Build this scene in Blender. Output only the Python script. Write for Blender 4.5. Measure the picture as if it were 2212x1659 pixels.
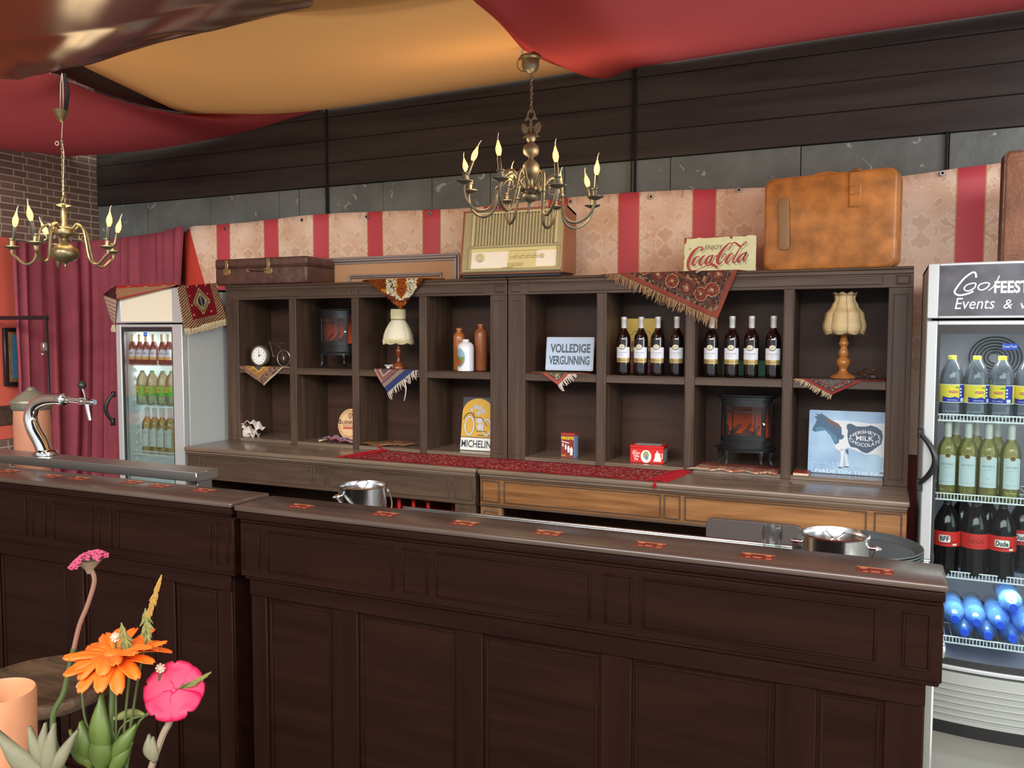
EXPOSURE = 0.85
WORLD = 0.58
AREAS = [('daylight_window', (2.2, -8.2, 4.5), (0, 0, 1.5), 9, 2.6, 540, (1, .985, .96)),
         ('daylight_side', (7, -3.6, 2.6), (0, 0, 1.4), 3, 3, 110, (.95, .98, 1)),
         ('drape_fill_light', (.3, -1.1, 3.68), (.3, -1.1, 0), 8, 2.4, 40, (1, .98, .95))]  # last one: unseen lamp added under the ceiling to brighten the drapes from above
import bpy, bmesh, math, random
from mathutils import Vector, Matrix, Euler
random.seed(7)
for o in list(bpy.data.objects): bpy.data.objects.remove(o, do_unlink=True)
S = bpy.context.scene
COL = S.collection
PI = math.pi
def srgb(h):
    if isinstance(h, str):
        h = [int(h[i:i+2], 16)/255 for i in (0, 2, 4)]
    return tuple((c/12.92 if c <= .04045 else ((c+.055)/1.055)**2.4) for c in h)
# ---------------------------------------------------------------- camera
CAM = Vector((1.962, -4.2782, 1.66)); YAW, PITCH, ROLL, FPX = .4241, -.0613, .0014, 1796.5
cyw, syw, cpt, spt = math.cos(YAW), math.sin(YAW), math.cos(PITCH), math.sin(PITCH)
FW = Vector((-syw*cpt, cyw*cpt, spt)); R0 = Vector((cyw, syw, 0)); U0 = R0.cross(FW)
RT = R0*math.cos(ROLL)+U0*math.sin(ROLL); UP = -R0*math.sin(ROLL)+U0*math.cos(ROLL)
cd = bpy.data.cameras.new('camera'); cam = bpy.data.objects.new('camera', cd); COL.objects.link(cam)
m3 = Matrix((RT, UP, -FW)).transposed(); cam.matrix_world = Matrix.Translation(CAM) @ m3.to_4x4()
cd.sensor_width = 36; cd.lens = FPX/2212*36; cd.clip_start = .05
S.camera = cam
# ---------------------------------------------------------------- light
S.view_settings.view_transform = 'Standard'; S.view_settings.look = 'None'; S.view_settings.gamma = 1
S.view_settings.exposure = EXPOSURE
W = bpy.data.worlds.new('World'); S.world = W; W.use_nodes = True
W.node_tree.nodes['Background'].inputs[0].default_value = (.86, .93, 1, 1)
W.node_tree.nodes['Background'].inputs[1].default_value = WORLD
def area(name, loc, target, sx, sy, power, color=(1, 1, 1)):
    l = bpy.data.lights.new(name, 'AREA'); l.shape = 'RECTANGLE'; l.size = sx; l.size_y = sy; l.energy = power; l.color = color
    o = bpy.data.objects.new(name, l); COL.objects.link(o); o.location = loc
    o.rotation_euler = (Vector(target)-Vector(loc)).to_track_quat('-Z', 'Y').to_euler(); return o
for a in AREAS: area(*a)
# ---------------------------------------------------------------- helpers
def P(px, py, Y=None, z=None, x=None):
    r = FW+RT*((px-1106)/FPX)-UP*((py-829.5)/FPX)
    t = (Y-CAM.y)/r.y if Y is not None else ((z-CAM.z)/r.z if z is not None else (x-CAM.x)/r.x)
    return CAM+r*t
def PD(px, py, d): return CAM+(FW+RT*((px-1106)/FPX)-UP*((py-829.5)/FPX))*d
MATS = {}
def newmat(name):
    m = bpy.data.materials.new(name); m.use_nodes = True; MATS[name] = m
    nt = m.node_tree; b = nt.nodes['Principled BSDF']; return m, nt, b
def N(nt, t, **k):
    n = nt.nodes.new(t)
    for a, v in k.items():
        if a.startswith('i_'):
            n.inputs[a[2:].replace('_', ' ')].default_value = v
        else: setattr(n, a, v)
    return n
def simple(name, c, rough=.5, metal=0, var=0, scale=20, bump=0, bscale=60, spec=.5, coat=0, sheen=0):
    m, nt, b = newmat(name); c = srgb(c)
    b.inputs['Base Color'].default_value = (*c, 1); b.inputs['Roughness'].default_value = rough; b.inputs['Metallic'].default_value = metal
    b.inputs['Specular IOR Level'].default_value = spec; b.inputs['Coat Weight'].default_value = coat
    tc = N(nt, 'ShaderNodeTexCoord')
    if var:
        n = N(nt, 'ShaderNodeTexNoise'); n.inputs['Scale'].default_value = scale; n.inputs['Detail'].default_value = 4
        nt.links.new(tc.outputs['Object'], n.inputs['Vector'])
        r = N(nt, 'ShaderNodeValToRGB'); r.color_ramp.elements[0].position = .3; r.color_ramp.elements[1].position = .7
        r.color_ramp.elements[0].color = (*[x*(1-var) for x in c], 1); r.color_ramp.elements[1].color = (*[min(1, x*(1+var)) for x in c], 1)
        nt.links.new(n.outputs[0], r.inputs[0]); nt.links.new(r.outputs[0], b.inputs['Base Color'])
    if bump:
        n = N(nt, 'ShaderNodeTexNoise'); n.inputs['Scale'].default_value = bscale; n.inputs['Detail'].default_value = 5
        nt.links.new(tc.outputs['Object'], n.inputs['Vector'])
        bp = N(nt, 'ShaderNodeBump'); bp.inputs['Strength'].default_value = bump; bp.inputs['Distance'].default_value = .01
        nt.links.new(n.outputs[0], bp.inputs['Height']); nt.links.new(bp.outputs[0], b.inputs['Normal'])
    return m
def wood(name, c1, c2, rough=.45, axis=0, s=3, bump=.15, spec=.4):
    m, nt, b = newmat(name)
    tc = N(nt, 'ShaderNodeTexCoord'); mp = N(nt, 'ShaderNodeMapping'); sc = [14*s]*3; sc[axis] = 1.1*s; mp.inputs['Scale'].default_value = sc
    nt.links.new(tc.outputs['Object'], mp.inputs[0])
    n = N(nt, 'ShaderNodeTexNoise'); n.inputs['Scale'].default_value = 1; n.inputs['Detail'].default_value = 6; n.inputs['Distortion'].default_value = .6
    nt.links.new(mp.outputs[0], n.inputs[0])
    r = N(nt, 'ShaderNodeValToRGB'); r.color_ramp.elements[0].position = .3; r.color_ramp.elements[1].position = .72
    r.color_ramp.elements[0].color = (*srgb(c1), 1); r.color_ramp.elements[1].color = (*srgb(c2), 1)
    nt.links.new(n.outputs[0], r.inputs[0]); nt.links.new(r.outputs[0], b.inputs['Base Color'])
    b.inputs['Roughness'].default_value = rough; b.inputs['Specular IOR Level'].default_value = spec
    bp = N(nt, 'ShaderNodeBump'); bp.inputs['Strength'].default_value = bump; bp.inputs['Distance'].default_value = .004
    nt.links.new(n.outputs[0], bp.inputs['Height']); nt.links.new(bp.outputs[0], b.inputs['Normal'])
    return m
def thin(name, tint, gloss=.12, rough=.03, diffuse=0, dcol='ffffff', fres=True):
    """thin clear material: tinted transmission, fresnel gloss, some diffuse body"""
    m = bpy.data.materials.new(name); m.use_nodes = True; MATS[name] = m; nt = m.node_tree; nt.nodes.clear()
    out = N(nt, 'ShaderNodeOutputMaterial'); tr = N(nt, 'ShaderNodeBsdfTransparent'); tr.inputs[0].default_value = (*srgb(tint), 1)
    df = N(nt, 'ShaderNodeBsdfDiffuse'); df.inputs[0].default_value = (*srgb(dcol), 1)
    gl = N(nt, 'ShaderNodeBsdfGlossy'); gl.inputs['Roughness'].default_value = rough
    m1 = N(nt, 'ShaderNodeMixShader'); m1.inputs[0].default_value = diffuse
    nt.links.new(tr.outputs[0], m1.inputs[1]); nt.links.new(df.outputs[0], m1.inputs[2])
    m2 = N(nt, 'ShaderNodeMixShader')
    if fres:
        lw = N(nt, 'ShaderNodeFresnel'); lw.inputs[0].default_value = 1.45
        mm = N(nt, 'ShaderNodeMath', operation='MULTIPLY'); mm.inputs[1].default_value = gloss*8; mm.use_clamp = True
        nt.links.new(lw.outputs[0], mm.inputs[0]); nt.links.new(mm.outputs[0], m2.inputs[0])
    else: m2.inputs[0].default_value = gloss
    nt.links.new(m1.outputs[0], m2.inputs[1]); nt.links.new(gl.outputs[0], m2.inputs[2]); nt.links.new(m2.outputs[0], out.inputs[0]); return m
def emit(name, c, s):
    m, nt, b = newmat(name); b.inputs['Base Color'].default_value = (*srgb(c), 1)
    b.inputs['Emission Color'].default_value = (*srgb(c), 1); b.inputs['Emission Strength'].default_value = s; return m
def MT(n):
    if n in MATS: return MATS[n]
    if n.startswith('y_'): return simple(n, n[2:], .95, var=.18, scale=400, bump=.4, bscale=500, spec=.1)   # yarn
    if n.startswith('p_'): return simple(n, n[2:], .45)                                                    # paint, print
    raise KeyError(n)

class MB:
    def __init__(s, mat=None):
        s.v = []; s.f = []; s.mi = []; s.names = []; s.M = Matrix(); s.cur = 0; s.warp = None
        if mat: s.mat(mat)
    def mat(s, n):
        if n not in s.names: s.names.append(n)
        s.cur = s.names.index(n); return s
    def add(s, vs, fs, mats=None):
        if s.warp and mats is None:      # split wide faces so that they follow the curved surface
            bm = bmesh.new(); bv = [bm.verts.new(p) for p in vs]
            for f in fs:
                try: bm.faces.new([bv[k] for k in f])
                except ValueError: pass
            bmesh.ops.triangulate(bm, faces=bm.faces[:])
            for _ in range(4):
                le = [e for e in bm.edges if abs(e.verts[0].co.x-e.verts[1].co.x) > .006]
                if not le: break
                bmesh.ops.subdivide_edges(bm, edges=le, cuts=1); bmesh.ops.triangulate(bm, faces=[f for f in bm.faces if len(f.verts) > 3])
            bm.verts.index_update(); vs = [v.co.copy() for v in bm.verts]; fs = [[v.index for v in f.verts] for f in bm.faces]; bm.free()
        b = len(s.v)
        for p in vs:
            p = Vector(p)
            if s.warp: p = s.warp(p)
            s.v.append(s.M @ p)
        for i, f in enumerate(fs):
            s.f.append([b+k for k in f]); s.mi.append(s.cur if mats is None else mats[i])
        return s
    def box(s, x0, x1, y0, y1, z0, z1, c=0):
        if x0 > x1: x0, x1 = x1, x0
        if y0 > y1: y0, y1 = y1, y0
        if z0 > z1: z0, z1 = z1, z0
        c = min(c, (x1-x0)*.45, (y1-y0)*.45, (z1-z0)*.45)
        if c <= 0:
            vs = [(x, y, z) for z in (z0, z1) for y in (y0, y1) for x in (x0, x1)]
            return s.add(vs, [(0, 2, 3, 1), (4, 5, 7, 6), (0, 1, 5, 4), (2, 6, 7, 3), (0, 4, 6, 2), (1, 3, 7, 5)])
        bm = bmesh.new(); bmesh.ops.create_cube(bm, size=1)
        for v in bm.verts: v.co = Vector(((x0+x1)/2+v.co.x*(x1-x0), (y0+y1)/2+v.co.y*(y1-y0), (z0+z1)/2+v.co.z*(z1-z0)))
        bmesh.ops.bevel(bm, geom=bm.edges[:], offset=c, segments=1 if c < .006 else 3, affect='EDGES', profile=.5)
        return s.bm(bm)
    def bm(s, bm):
        bm.verts.index_update(); s.add([v.co.copy() for v in bm.verts], [[v.index for v in f.verts] for f in bm.faces]); bm.free(); return s
    def prism(s, pts, z0, z1, hole=None):
        n = len(pts); vs = [(x, y, z0) for x, y in pts]+[(x, y, z1) for x, y in pts]
        return s.add(vs, [list(range(n))[::-1], list(range(n, 2*n))]+[(i, (i+1) % n, n+(i+1) % n, n+i) for i in range(n)])
    def plate(s, pts, y0, y1):
        """outline in x,z, extruded along y (y0 front)"""
        n = len(pts); vs = [(x, y0, z) for x, z in pts]+[(x, y1, z) for x, z in pts]
        return s.add(vs, [list(range(n)), list(range(n, 2*n))[::-1]]+[(i, n+i, n+(i+1) % n, (i+1) % n) for i in range(n)])
    def lathe(s, prof, seg=24, o=(0, 0, 0), a0=0, a1=2*PI, sx=1, sy=1, cap=True):
        o = Vector(o); full = abs(a1-a0-2*PI) < 1e-6; n = seg if full else seg+1; vs = []
        for r, z in prof:
            for k in range(n):
                a = a0+(a1-a0)*k/seg; vs.append(o+Vector((r*math.cos(a)*sx, r*math.sin(a)*sy, z)))
        fs = []
        for i in range(len(prof)-1):
            for k in range(seg):
                k2 = (k+1) % n; fs.append((i*n+k, i*n+k2, (i+1)*n+k2, (i+1)*n+k))
        if cap and full:
            if prof[0][0] > 1e-5: fs.append(tuple(range(n))[::-1])
            if prof[-1][0] > 1e-5: fs.append(tuple(range((len(prof)-1)*n, len(prof)*n)))
        return s.add(vs, fs)
    def tube(s, pts, r, seg=8, closed=False, cap=True):
        pts = [Vector(p) for p in pts]; n = len(pts); rs = r if isinstance(r, (list, tuple)) else [r]*n
        vs = []; prev = None
        for i, p in enumerate(pts):
            a = pts[(i-1) % n] if (closed or i > 0) else p; b = pts[(i+1) % n] if (closed or i < n-1) else p
            t = (b-a)
            t = t.normalized() if t.length > 1e-9 else Vector((0, 0, 1))
            if prev is None:
                u = t.orthogonal().normalized()
            else:
                u = prev-t*prev.dot(t); u = u.normalized() if u.length > 1e-6 else t.orthogonal().normalized()
            prev = u; w = t.cross(u)
            for k in range(seg):
                an = 2*PI*k/seg; vs.append(p+(u*math.cos(an)+w*math.sin(an))*rs[i])
        fs = []
        for i in range(n if closed else n-1):
            j = (i+1) % n
            for k in range(seg): fs.append((i*seg+k, i*seg+(k+1) % seg, j*seg+(k+1) % seg, j*seg+k))
        if cap and not closed: fs += [tuple(range(seg))[::-1], tuple(range((n-1)*seg, n*seg))]
        return s.add(vs, fs)
    def ball(s, o, r, seg=12, sz=1, sx=1, sy=1):
        pr = [(max(r*math.sin(PI*i/(seg//2+2)), 0), -r*sz*math.cos(PI*i/(seg//2+2))) for i in range(seg//2+3)]
        return s.lathe(pr, seg, o, sx=sx, sy=sy, cap=False)
    def grid(s, fn, nu, nv, paint=None):
        vs = [fn(i/nu, j/nv) for j in range(nv+1) for i in range(nu+1)]; fs = []; ms = []
        for j in range(nv):
            for i in range(nu):
                a = j*(nu+1)+i; fs.append((a, a+1, a+nu+2, a+nu+1))
                if paint:
                    c = paint((i+.5)/nu, (j+.5)/nv)
                    if c not in s.names: s.names.append(c)
                    ms.append(s.names.index(c))
        return s.add(vs, fs, ms if paint else None)
    def rib(s, pts, w, y=0):
        """flat ribbon in the x,z plane at depth y (for lettering strokes)"""
        n = len(pts); ws = w if isinstance(w, (list, tuple)) else [w]*n; vs = []
        for i, p in enumerate(pts):
            a = Vector(pts[max(i-1, 0)]); b = Vector(pts[min(i+1, n-1)]); t = (b-a)
            t = t.normalized() if t.length > 1e-9 else Vector((1, 0)); q = Vector((-t.y, t.x))*ws[i]/2
            vs += [(p[0]+q.x, y, p[1]+q.y), (p[0]-q.x, y, p[1]-q.y)]
        return s.add(vs, [(2*i, 2*i+1, 2*i+3, 2*i+2) for i in range(n-1)])
    def text(s, t, x0, x1, z0, z1, y=0, bold=0, shear=0, curve=None):
        """built-in lettering fitted into the x,z box, facing -y"""
        key = (t, bold, shear)
        if key not in TXT:
            cu = bpy.data.curves.new('t', 'FONT'); cu.body = t; cu.size = 1; cu.offset = bold; cu.shear = shear; cu.resolution_u = 3
            ob = bpy.data.objects.new('t', cu); COL.objects.link(ob); bpy.context.view_layer.update()
            me = bpy.data.meshes.new_from_object(ob.evaluated_get(bpy.context.evaluated_depsgraph_get()))
            TXT[key] = ([v.co.copy() for v in me.vertices], [list(p.vertices) for p in me.polygons])
            bpy.data.objects.remove(ob); bpy.data.meshes.remove(me); bpy.data.curves.remove(cu)
        vs, fs = TXT[key]
        if not vs: return s
        ax = min(v.x for v in vs); bx = max(v.x for v in vs); ay = min(v.y for v in vs); by = max(v.y for v in vs)
        out = []
        for v in vs:
            x = x0+(v.x-ax)/(bx-ax)*(x1-x0); z = z0+(v.y-ay)/(by-ay)*(z1-z0)
            if curve: x, z = curve(x, z)
            out.append((x, y, z))
        return s.add(out, fs)
    def build(s, name, parent=None, loc=None, rot=None, smooth=40, bevel=0, solid=0, sub=0):
        me = bpy.data.meshes.new(name); me.from_pydata([tuple(v) for v in s.v], [], s.f); me.validate(clean_customdata=False)
        for n in s.names: me.materials.append(MT(n))
        if len(me.polygons) == len(s.mi): me.polygons.foreach_set('material_index', s.mi)
        if smooth:
            me.polygons.foreach_set('use_smooth', [True]*len(me.polygons)); me.set_sharp_from_angle(angle=math.radians(smooth))
        me.update()
        o = bpy.data.objects.new(name, me); COL.objects.link(o)
        if parent: o.parent = parent
        if loc is not None: o.location = loc
        if rot is not None: o.rotation_euler = rot
        if solid:
            md = o.modifiers.new('s', 'SOLIDIFY'); md.thickness = abs(solid); md.offset = 1 if solid > 0 else -1
        if bevel:
            md = o.modifiers.new('b', 'BEVEL'); md.width = bevel; md.segments = 2; md.limit_method = 'ANGLE'; md.angle_limit = math.radians(50)
        if sub:
            md = o.modifiers.new('u', 'SUBSURF'); md.levels = sub; md.render_levels = sub
        return o
TXT = {}
def thing(name, label, cat, loc=(0, 0, 0), rot=(0, 0, 0), group=None):
    o = bpy.data.objects.new(name, None); o.empty_display_size = .05; COL.objects.link(o); o.location = loc; o.rotation_euler = rot
    return tag(o, label, cat, group)
def tag(o, label, cat, group=None):
    o['label'] = label; o['category'] = cat
    if group: o['group'] = group
    return o
def struct(o): o['kind'] = 'structure'; return o
def dup(o, loc=None, rot=None, label=None, parent=None, group=None):
    c = o.copy(); COL.objects.link(c)
    if parent: c.parent = parent
    if loc is not None: c.location = loc
    if rot is not None: c.rotation_euler = rot
    if label: c['label'] = label
    if group: c['group'] = group
    for ch in o.children: dup(ch, parent=c)
    return c
def arc(n, a0, a1, r, c=(0, 0), rz=None):
    rz = rz or r; return [(c[0]+r*math.cos(a0+(a1-a0)*i/n), c[1]+rz*math.sin(a0+(a1-a0)*i/n)) for i in range(n+1)]
def spline(pts, n=6):
    """Catmull-Rom through the points"""
    out = []; dim = len(pts[0]); q = [pts[0]]+list(pts)+[pts[-1]]
    for i in range(1, len(q)-2):
        for k in range(n):
            t = k/n; out.append(tuple(.5*((2*q[i][d])+(q[i+1][d]-q[i-1][d])*t+(2*q[i-1][d]-5*q[i][d]+4*q[i+1][d]-q[i+2][d])*t*t+(3*q[i][d]-q[i-1][d]-3*q[i+1][d]+q[i+2][d])*t**3) for d in range(dim)))
    out.append(tuple(pts[-1])); return out
def rrect(x0, x1, z0, z1, r, n=4):
    return arc(n, PI, 1.5*PI, r, (x0+r, z0+r))+arc(n, 1.5*PI, 2*PI, r, (x1-r, z0+r))+arc(n, 0, PI/2, r, (x1-r, z1-r))+arc(n, PI/2, PI, r, (x0+r, z1-r))
def slate_mat():
    m = simple('slate', '6a706b', .6, var=.22, scale=4, bump=1.0, bscale=11); nt = m.node_tree; b = nt.nodes['Principled BSDF']; tc = N(nt, 'ShaderNodeTexCoord')
    v = N(nt, 'ShaderNodeTexNoise'); v.inputs['Scale'].default_value = 9; v.inputs['Detail'].default_value = 8; v.inputs['Distortion'].default_value = 1.5; nt.links.new(tc.outputs['Object'], v.inputs[0])
    r = N(nt, 'ShaderNodeValToRGB'); r.color_ramp.elements[0].position = .655; r.color_ramp.elements[1].position = .69; r.color_ramp.elements[0].color = (0, 0, 0, 1); r.color_ramp.elements[1].color = (.5, .5, .5, 1); nt.links.new(v.outputs[0], r.inputs[0])
    old = b.inputs['Base Color'].links[0].from_socket; mx = N(nt, 'ShaderNodeMix', data_type='RGBA'); nt.links.new(r.outputs[0], mx.inputs[0]); nt.links.new(old, mx.inputs[6]); mx.inputs[7].default_value = (*srgb('c8ccc6'), 1); nt.links.new(mx.outputs[2], b.inputs['Base Color'])
def drape(name, c):
    m = bpy.data.materials.new(name); m.use_nodes = True; MATS[name] = m; nt = m.node_tree; nt.nodes.clear(); c = (*srgb(c), 1)
    o = N(nt, 'ShaderNodeOutputMaterial'); d = N(nt, 'ShaderNodeBsdfDiffuse'); t = N(nt, 'ShaderNodeBsdfTranslucent'); x = N(nt, 'ShaderNodeMixShader'); x.inputs[0].default_value = .3
    d.inputs[0].default_value = c; t.inputs[0].default_value = c; nt.links.new(d.outputs[0], x.inputs[1]); nt.links.new(t.outputs[0], x.inputs[2]); nt.links.new(x.outputs[0], o.inputs[0])
# ================================================================ materials of the room
wood('planks', '2d2725', '463e39', .6, 0, .8, .2, .3)
slate_mat()
simple('floor_mat', '8d8c82', .5, var=.12, scale=3)
simple('ceiling_mat', '2a211b', .8)
simple('joint', '15110f', .9)
wood('dark_wood', '45342a', '5c4a3b', .42, 0, 2, .12, .4)
wood('dark_wood_v', '423127', '594637', .42, 2, 2, .12, .4)
wood('back_wood', '35221a', '4d3427', .5, 0, 1.0, .1, .3)
wood('top_wood', '6a594b', '887564', .22, 0, 1.5, .06, .6)
wood('oak', '6d4526', '9a6c41', .35, 0, 2.2, .1, .5)
wood('oak_v', '66452d', '8f6946', .4, 2, 2.2, .1, .5)
wood('bar_wood', '190704', '241009', .55, 0, 1.3, .05, .08)
wood('bar_wood_v', '190704', '230f08', .55, 2, 1.3, .05, .08)
wood('bar_top', '40322a', '57443b', .25, 0, 1.3, .03, .55)
simple('steel', 'c9c9c7', .22, 1, bump=.03, bscale=200)
simple('steel_dull', 'b5b3ae', .35, 1)
simple('chrome', 'e6e6e6', .05, 1)
simple('black_plastic', '1b1b1c', .4); simple('black_metal', '202225', .38, .3)
simple('white_plastic', 'e8eae8', .4); simple('silver_frame', 'c4c8c8', .35, .35); simple('fridge_side', 'b4bab8', .45)
simple('fridge_inner', 'd9e2e2', .5)
simple('bronze', '706a5a', .45, .7, var=.2, scale=30); simple('brass', '8c7e5c', .36, .85, var=.2, scale=30)
simple('burgundy', '96424e', .85, var=.12, scale=8, sheen=.3); drape('drape_red', 'ac4c4e'); drape('drape_orange', 'd29c62')
simple('lacquer', '4e2e14', .2, 0, var=.2, scale=1.2, spec=.5); simple('panel_red', 'd4604c', .7)
thin('glass_pane', 'eef4f3', .05); thin('clear_glass', 'f6f9f9', .05, .02)
simple('gasket', '2b2a2c', .5)
def brick_mat():
    m, nt, b = newmat('brick'); tc = N(nt, 'ShaderNodeTexCoord'); sx = N(nt, 'ShaderNodeSeparateXYZ'); cx = N(nt, 'ShaderNodeCombineXYZ')
    nt.links.new(tc.outputs['Object'], sx.inputs[0]); nt.links.new(sx.outputs[1], cx.inputs[0]); nt.links.new(sx.outputs[2], cx.inputs[1])
    t = N(nt, 'ShaderNodeTexBrick'); t.offset = .5; t.squash = .56; t.squash_frequency = 2
    for k, v in (('Color1', (*srgb('7d6252'), 1)), ('Color2', (*srgb('6a5244'), 1)), ('Mortar', (*srgb('b5a292'), 1)), ('Scale', 1), ('Mortar Size', .0045), ('Brick Width', .185), ('Row Height', .0495), ('Bias', 0), ('Mortar Smooth', .2)):
        t.inputs[k].default_value = v
    nt.links.new(cx.outputs[0], t.inputs[0]); nt.links.new(t.outputs[0], b.inputs['Base Color']); b.inputs['Roughness'].default_value = .85
    bp = N(nt, 'ShaderNodeBump'); bp.inputs['Strength'].default_value = .5; bp.inputs['Distance'].default_value = .004; bp.invert = True
    nt.links.new(t.outputs[1], bp.inputs['Height']); nt.links.new(bp.outputs[0], b.inputs['Normal'])
brick_mat()
def banner_mat():
    m, nt, b = newmat('banner'); L = nt.links.new
    tc = N(nt, 'ShaderNodeTexCoord'); sx = N(nt, 'ShaderNodeSeparateXYZ'); L(tc.outputs['Object'], sx.inputs[0])
    def math_(op, a, bv=None, c=None):
        n = N(nt, 'ShaderNodeMath', operation=op)
        for i, v in enumerate((a, bv, c)):
            if v is None: continue
            if hasattr(v, 'is_linked') or hasattr(v, 'links'): L(v, n.inputs[i])
            else: n.inputs[i].default_value = v
        return n.outputs[0]
    u = math_('DIVIDE', math_('SUBTRACT', sx.outputs[0], .58), .4335)
    f = math_('ABSOLUTE', math_('SUBTRACT', math_('FRACT', math_('ADD', u, 40.5)), .5))   # 0 at stripe centre .. .5 mid panel
    red = math_('LESS_THAN', f, .138); edge = math_('LESS_THAN', f, .152)
    # mirrored damask: the coordinate folds about the middle of each panel
    g = math_('SUBTRACT', .5, f); cx = N(nt, 'ShaderNodeCombineXYZ'); L(math_('MULTIPLY', g, 4.2), cx.inputs[0]); L(math_('MULTIPLY', math_('PINGPONG', sx.outputs[2], .31), 7), cx.inputs[1])
    n1 = N(nt, 'ShaderNodeTexNoise'); n1.inputs['Scale'].default_value = 1.1; n1.inputs['Detail'].default_value = 1.5; n1.inputs['Distortion'].default_value = 2.2; L(cx.outputs[0], n1.inputs[0])
    band = math_('LESS_THAN', math_('ABSOLUTE', math_('SUBTRACT', n1.outputs[0], .52)), .035)
    n2 = N(nt, 'ShaderNodeTexNoise'); n2.inputs['Scale'].default_value = 5; n2.inputs['Detail'].default_value = 6; L(tc.outputs['Object'], n2.inputs[0])
    r = N(nt, 'ShaderNodeValToRGB'); e = r.color_ramp.elements; e[0].position = .38; e[0].color = (*srgb('e8c09c'), 1); e[1].position = .62; e[1].color = (*srgb('f8dcc0'), 1); L(n2.outputs[0], r.inputs[0])
    def mix(fac, a, bcol):
        n = N(nt, 'ShaderNodeMix', data_type='RGBA')
        if isinstance(fac, float): n.inputs[0].default_value = fac
        else: L(fac, n.inputs[0])
        for i, v in ((6, a), (7, bcol)):
            if isinstance(v, str): n.inputs[i].default_value = (*srgb(v), 1)
            else: L(v, n.inputs[i])
        return n.outputs[2]
    c = mix(math_('MULTIPLY', band, .6), r.outputs[0], 'fbe6cf')
    band2 = math_('GREATER_THAN', n1.outputs[0], .56); c = mix(math_('MULTIPLY', band2, .28), c, 'c2967a')
    c = mix(edge, c, 'd09a62'); c = mix(red, c, 'd2505a')
    c = mix(math_('LESS_THAN', sx.outputs[2], 1.02), c, '7c2a26'); c = mix(math_('LESS_THAN', math_('ABSOLUTE', math_('SUBTRACT', sx.outputs[2], 1.03)), .012), c, '5d2b1e')
    lx = math_('LESS_THAN', sx.outputs[0], math_('MULTIPLY_ADD', sx.outputs[2], -.33, -1.975)); c = mix(lx, c, 'd64a3a')
    L(c, b.inputs['Base Color']); b.inputs['Roughness'].default_value = .5
    bp = N(nt, 'ShaderNodeBump'); bp.inputs['Strength'].default_value = .25; bp.inputs['Distance'].default_value = .02
    n3 = N(nt, 'ShaderNodeTexNoise'); n3.inputs['Scale'].default_value = 3; L(tc.outputs['Object'], n3.inputs[0]); L(n3.outputs[0], bp.inputs['Height']); L(bp.outputs[0], b.inputs['Normal'])
banner_mat()
# ================================================================ room shell
m = MB('floor_mat').box(-5, 5.5, -7, .6, -.1, 0); struct(m.build('floor', smooth=0))
m = MB('ceiling_mat').box(-5, 5.5, -4.6, .6, 3.75, 3.85); struct(m.build('ceiling', smooth=0))
m = MB('joint').box(-3.78, 4.6, .455, .6, 0, 3.75)
m.mat('planks'); z = 2.655
offs = [-3.76, 4.6]
while z < 3.74:
    m.box(-3.76, 4.55, .43+random.uniform(-.003, .003), .46, z+.0015, min(z+.1535, 3.74)-.0015, .003); z += .1535
m.mat('slate'); xs = [-3.76]+[P(px, 430, Y=.45).x for px in (320, 457, 605, 648, 705, 830, 935, 1060, 1220, 1372, 1448, 1728, 2046)]+[2.9, 3.6, 4.55]
for a, b in zip(xs, xs[1:]):
    d = random.uniform(-.004, .004)
    for z0, z1 in ((2.055, 2.652), (1.45, 2.05), (.85, 1.445), (0, .845)): m.box(a+.002, b-.002, .44+d, .46, z0, z1, .002)
struct(m.build('wall_back', smooth=30))
m = MB('brick').box(-3.9, -3.76, -6, .6, 0, 3.75); struct(m.build('wall_left', smooth=0))
for i, px in enumerate((705, 1372)):   # battens and cable runs up the wall
    x = P(px, 300, Y=.42).x; m = MB('joint')
    m.box(x-.006, x+.006, .418, .432, 2.3, 3.3)
    if i: m.tube([(x-.022, .42, 2.2), (x-.02, .42, 2.7), (x-.014, .42, 3.2)], .004, 6)
    struct(m.build('trim_%d' % (i+1)))
x = P(2046, 300, Y=.42).x; struct(MB('joint').box(x-.004, x+.004, .425, .44, 2.3, 2.66).build('trim_3'))


# ================================================================ printed banner with eyelets
bt = [(-2.86, 2.36), (-2.82, 2.425), (-2.74, 2.445)]+[(x, 2.452+.008*math.sin(x*5)) for x in [-2.5+i*.25 for i in range(20)]]+[(2.42, 2.49)]
m = MB('banner')
def bf(u, v):
    x = -2.86+u*(2.50+2.86); zt = 2.455+.012*math.sin(x*3.1)+max(0, x-2)*.04
    if x < -2.74: zt -= .10*((-2.74-x)/.12)**2
    z = .35+(zt-.35)*v; return (x, .415+.006*math.sin(x*7.3+z*2)+.004*math.sin(x*19), z)
m.grid(bf, 120, 30); bn = m.build('wallpaper_banner', solid=.003)
tag(bn, 'pink damask wallpaper banner with red stripes hung on the back wall', 'banner')
for px, py in ((486, 494), (652, 475), (792, 468), (928, 461), (1073, 449), (1232, 435), (1406, 425), (1596, 410), (2036, 374)):
    p = P(px, py, Y=.40); e = MB('steel_dull'); e.lathe([(.007, -.003), (.013, -.003), (.014, 0), (.012, .003), (.007, .003)], 14, cap=False); e.mat('joint').lathe([(.0, 0), (.007, 0)], 14, cap=False)
    e.build('eyelet', bn, (p.x, .401, p.z), (PI/2, 0, 0))
# second banner edge at the right end, behind the fridge
m = MB('p_c9a07c'); m.grid(lambda u, v: (2.50+u*.35, .418+.004*math.sin(u*9), .3+v*2.17), 8, 20); tag(m.build('wallpaper_banner_end', solid=.003), 'plain tan strip of banner beyond the last red stripe', 'banner')

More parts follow.
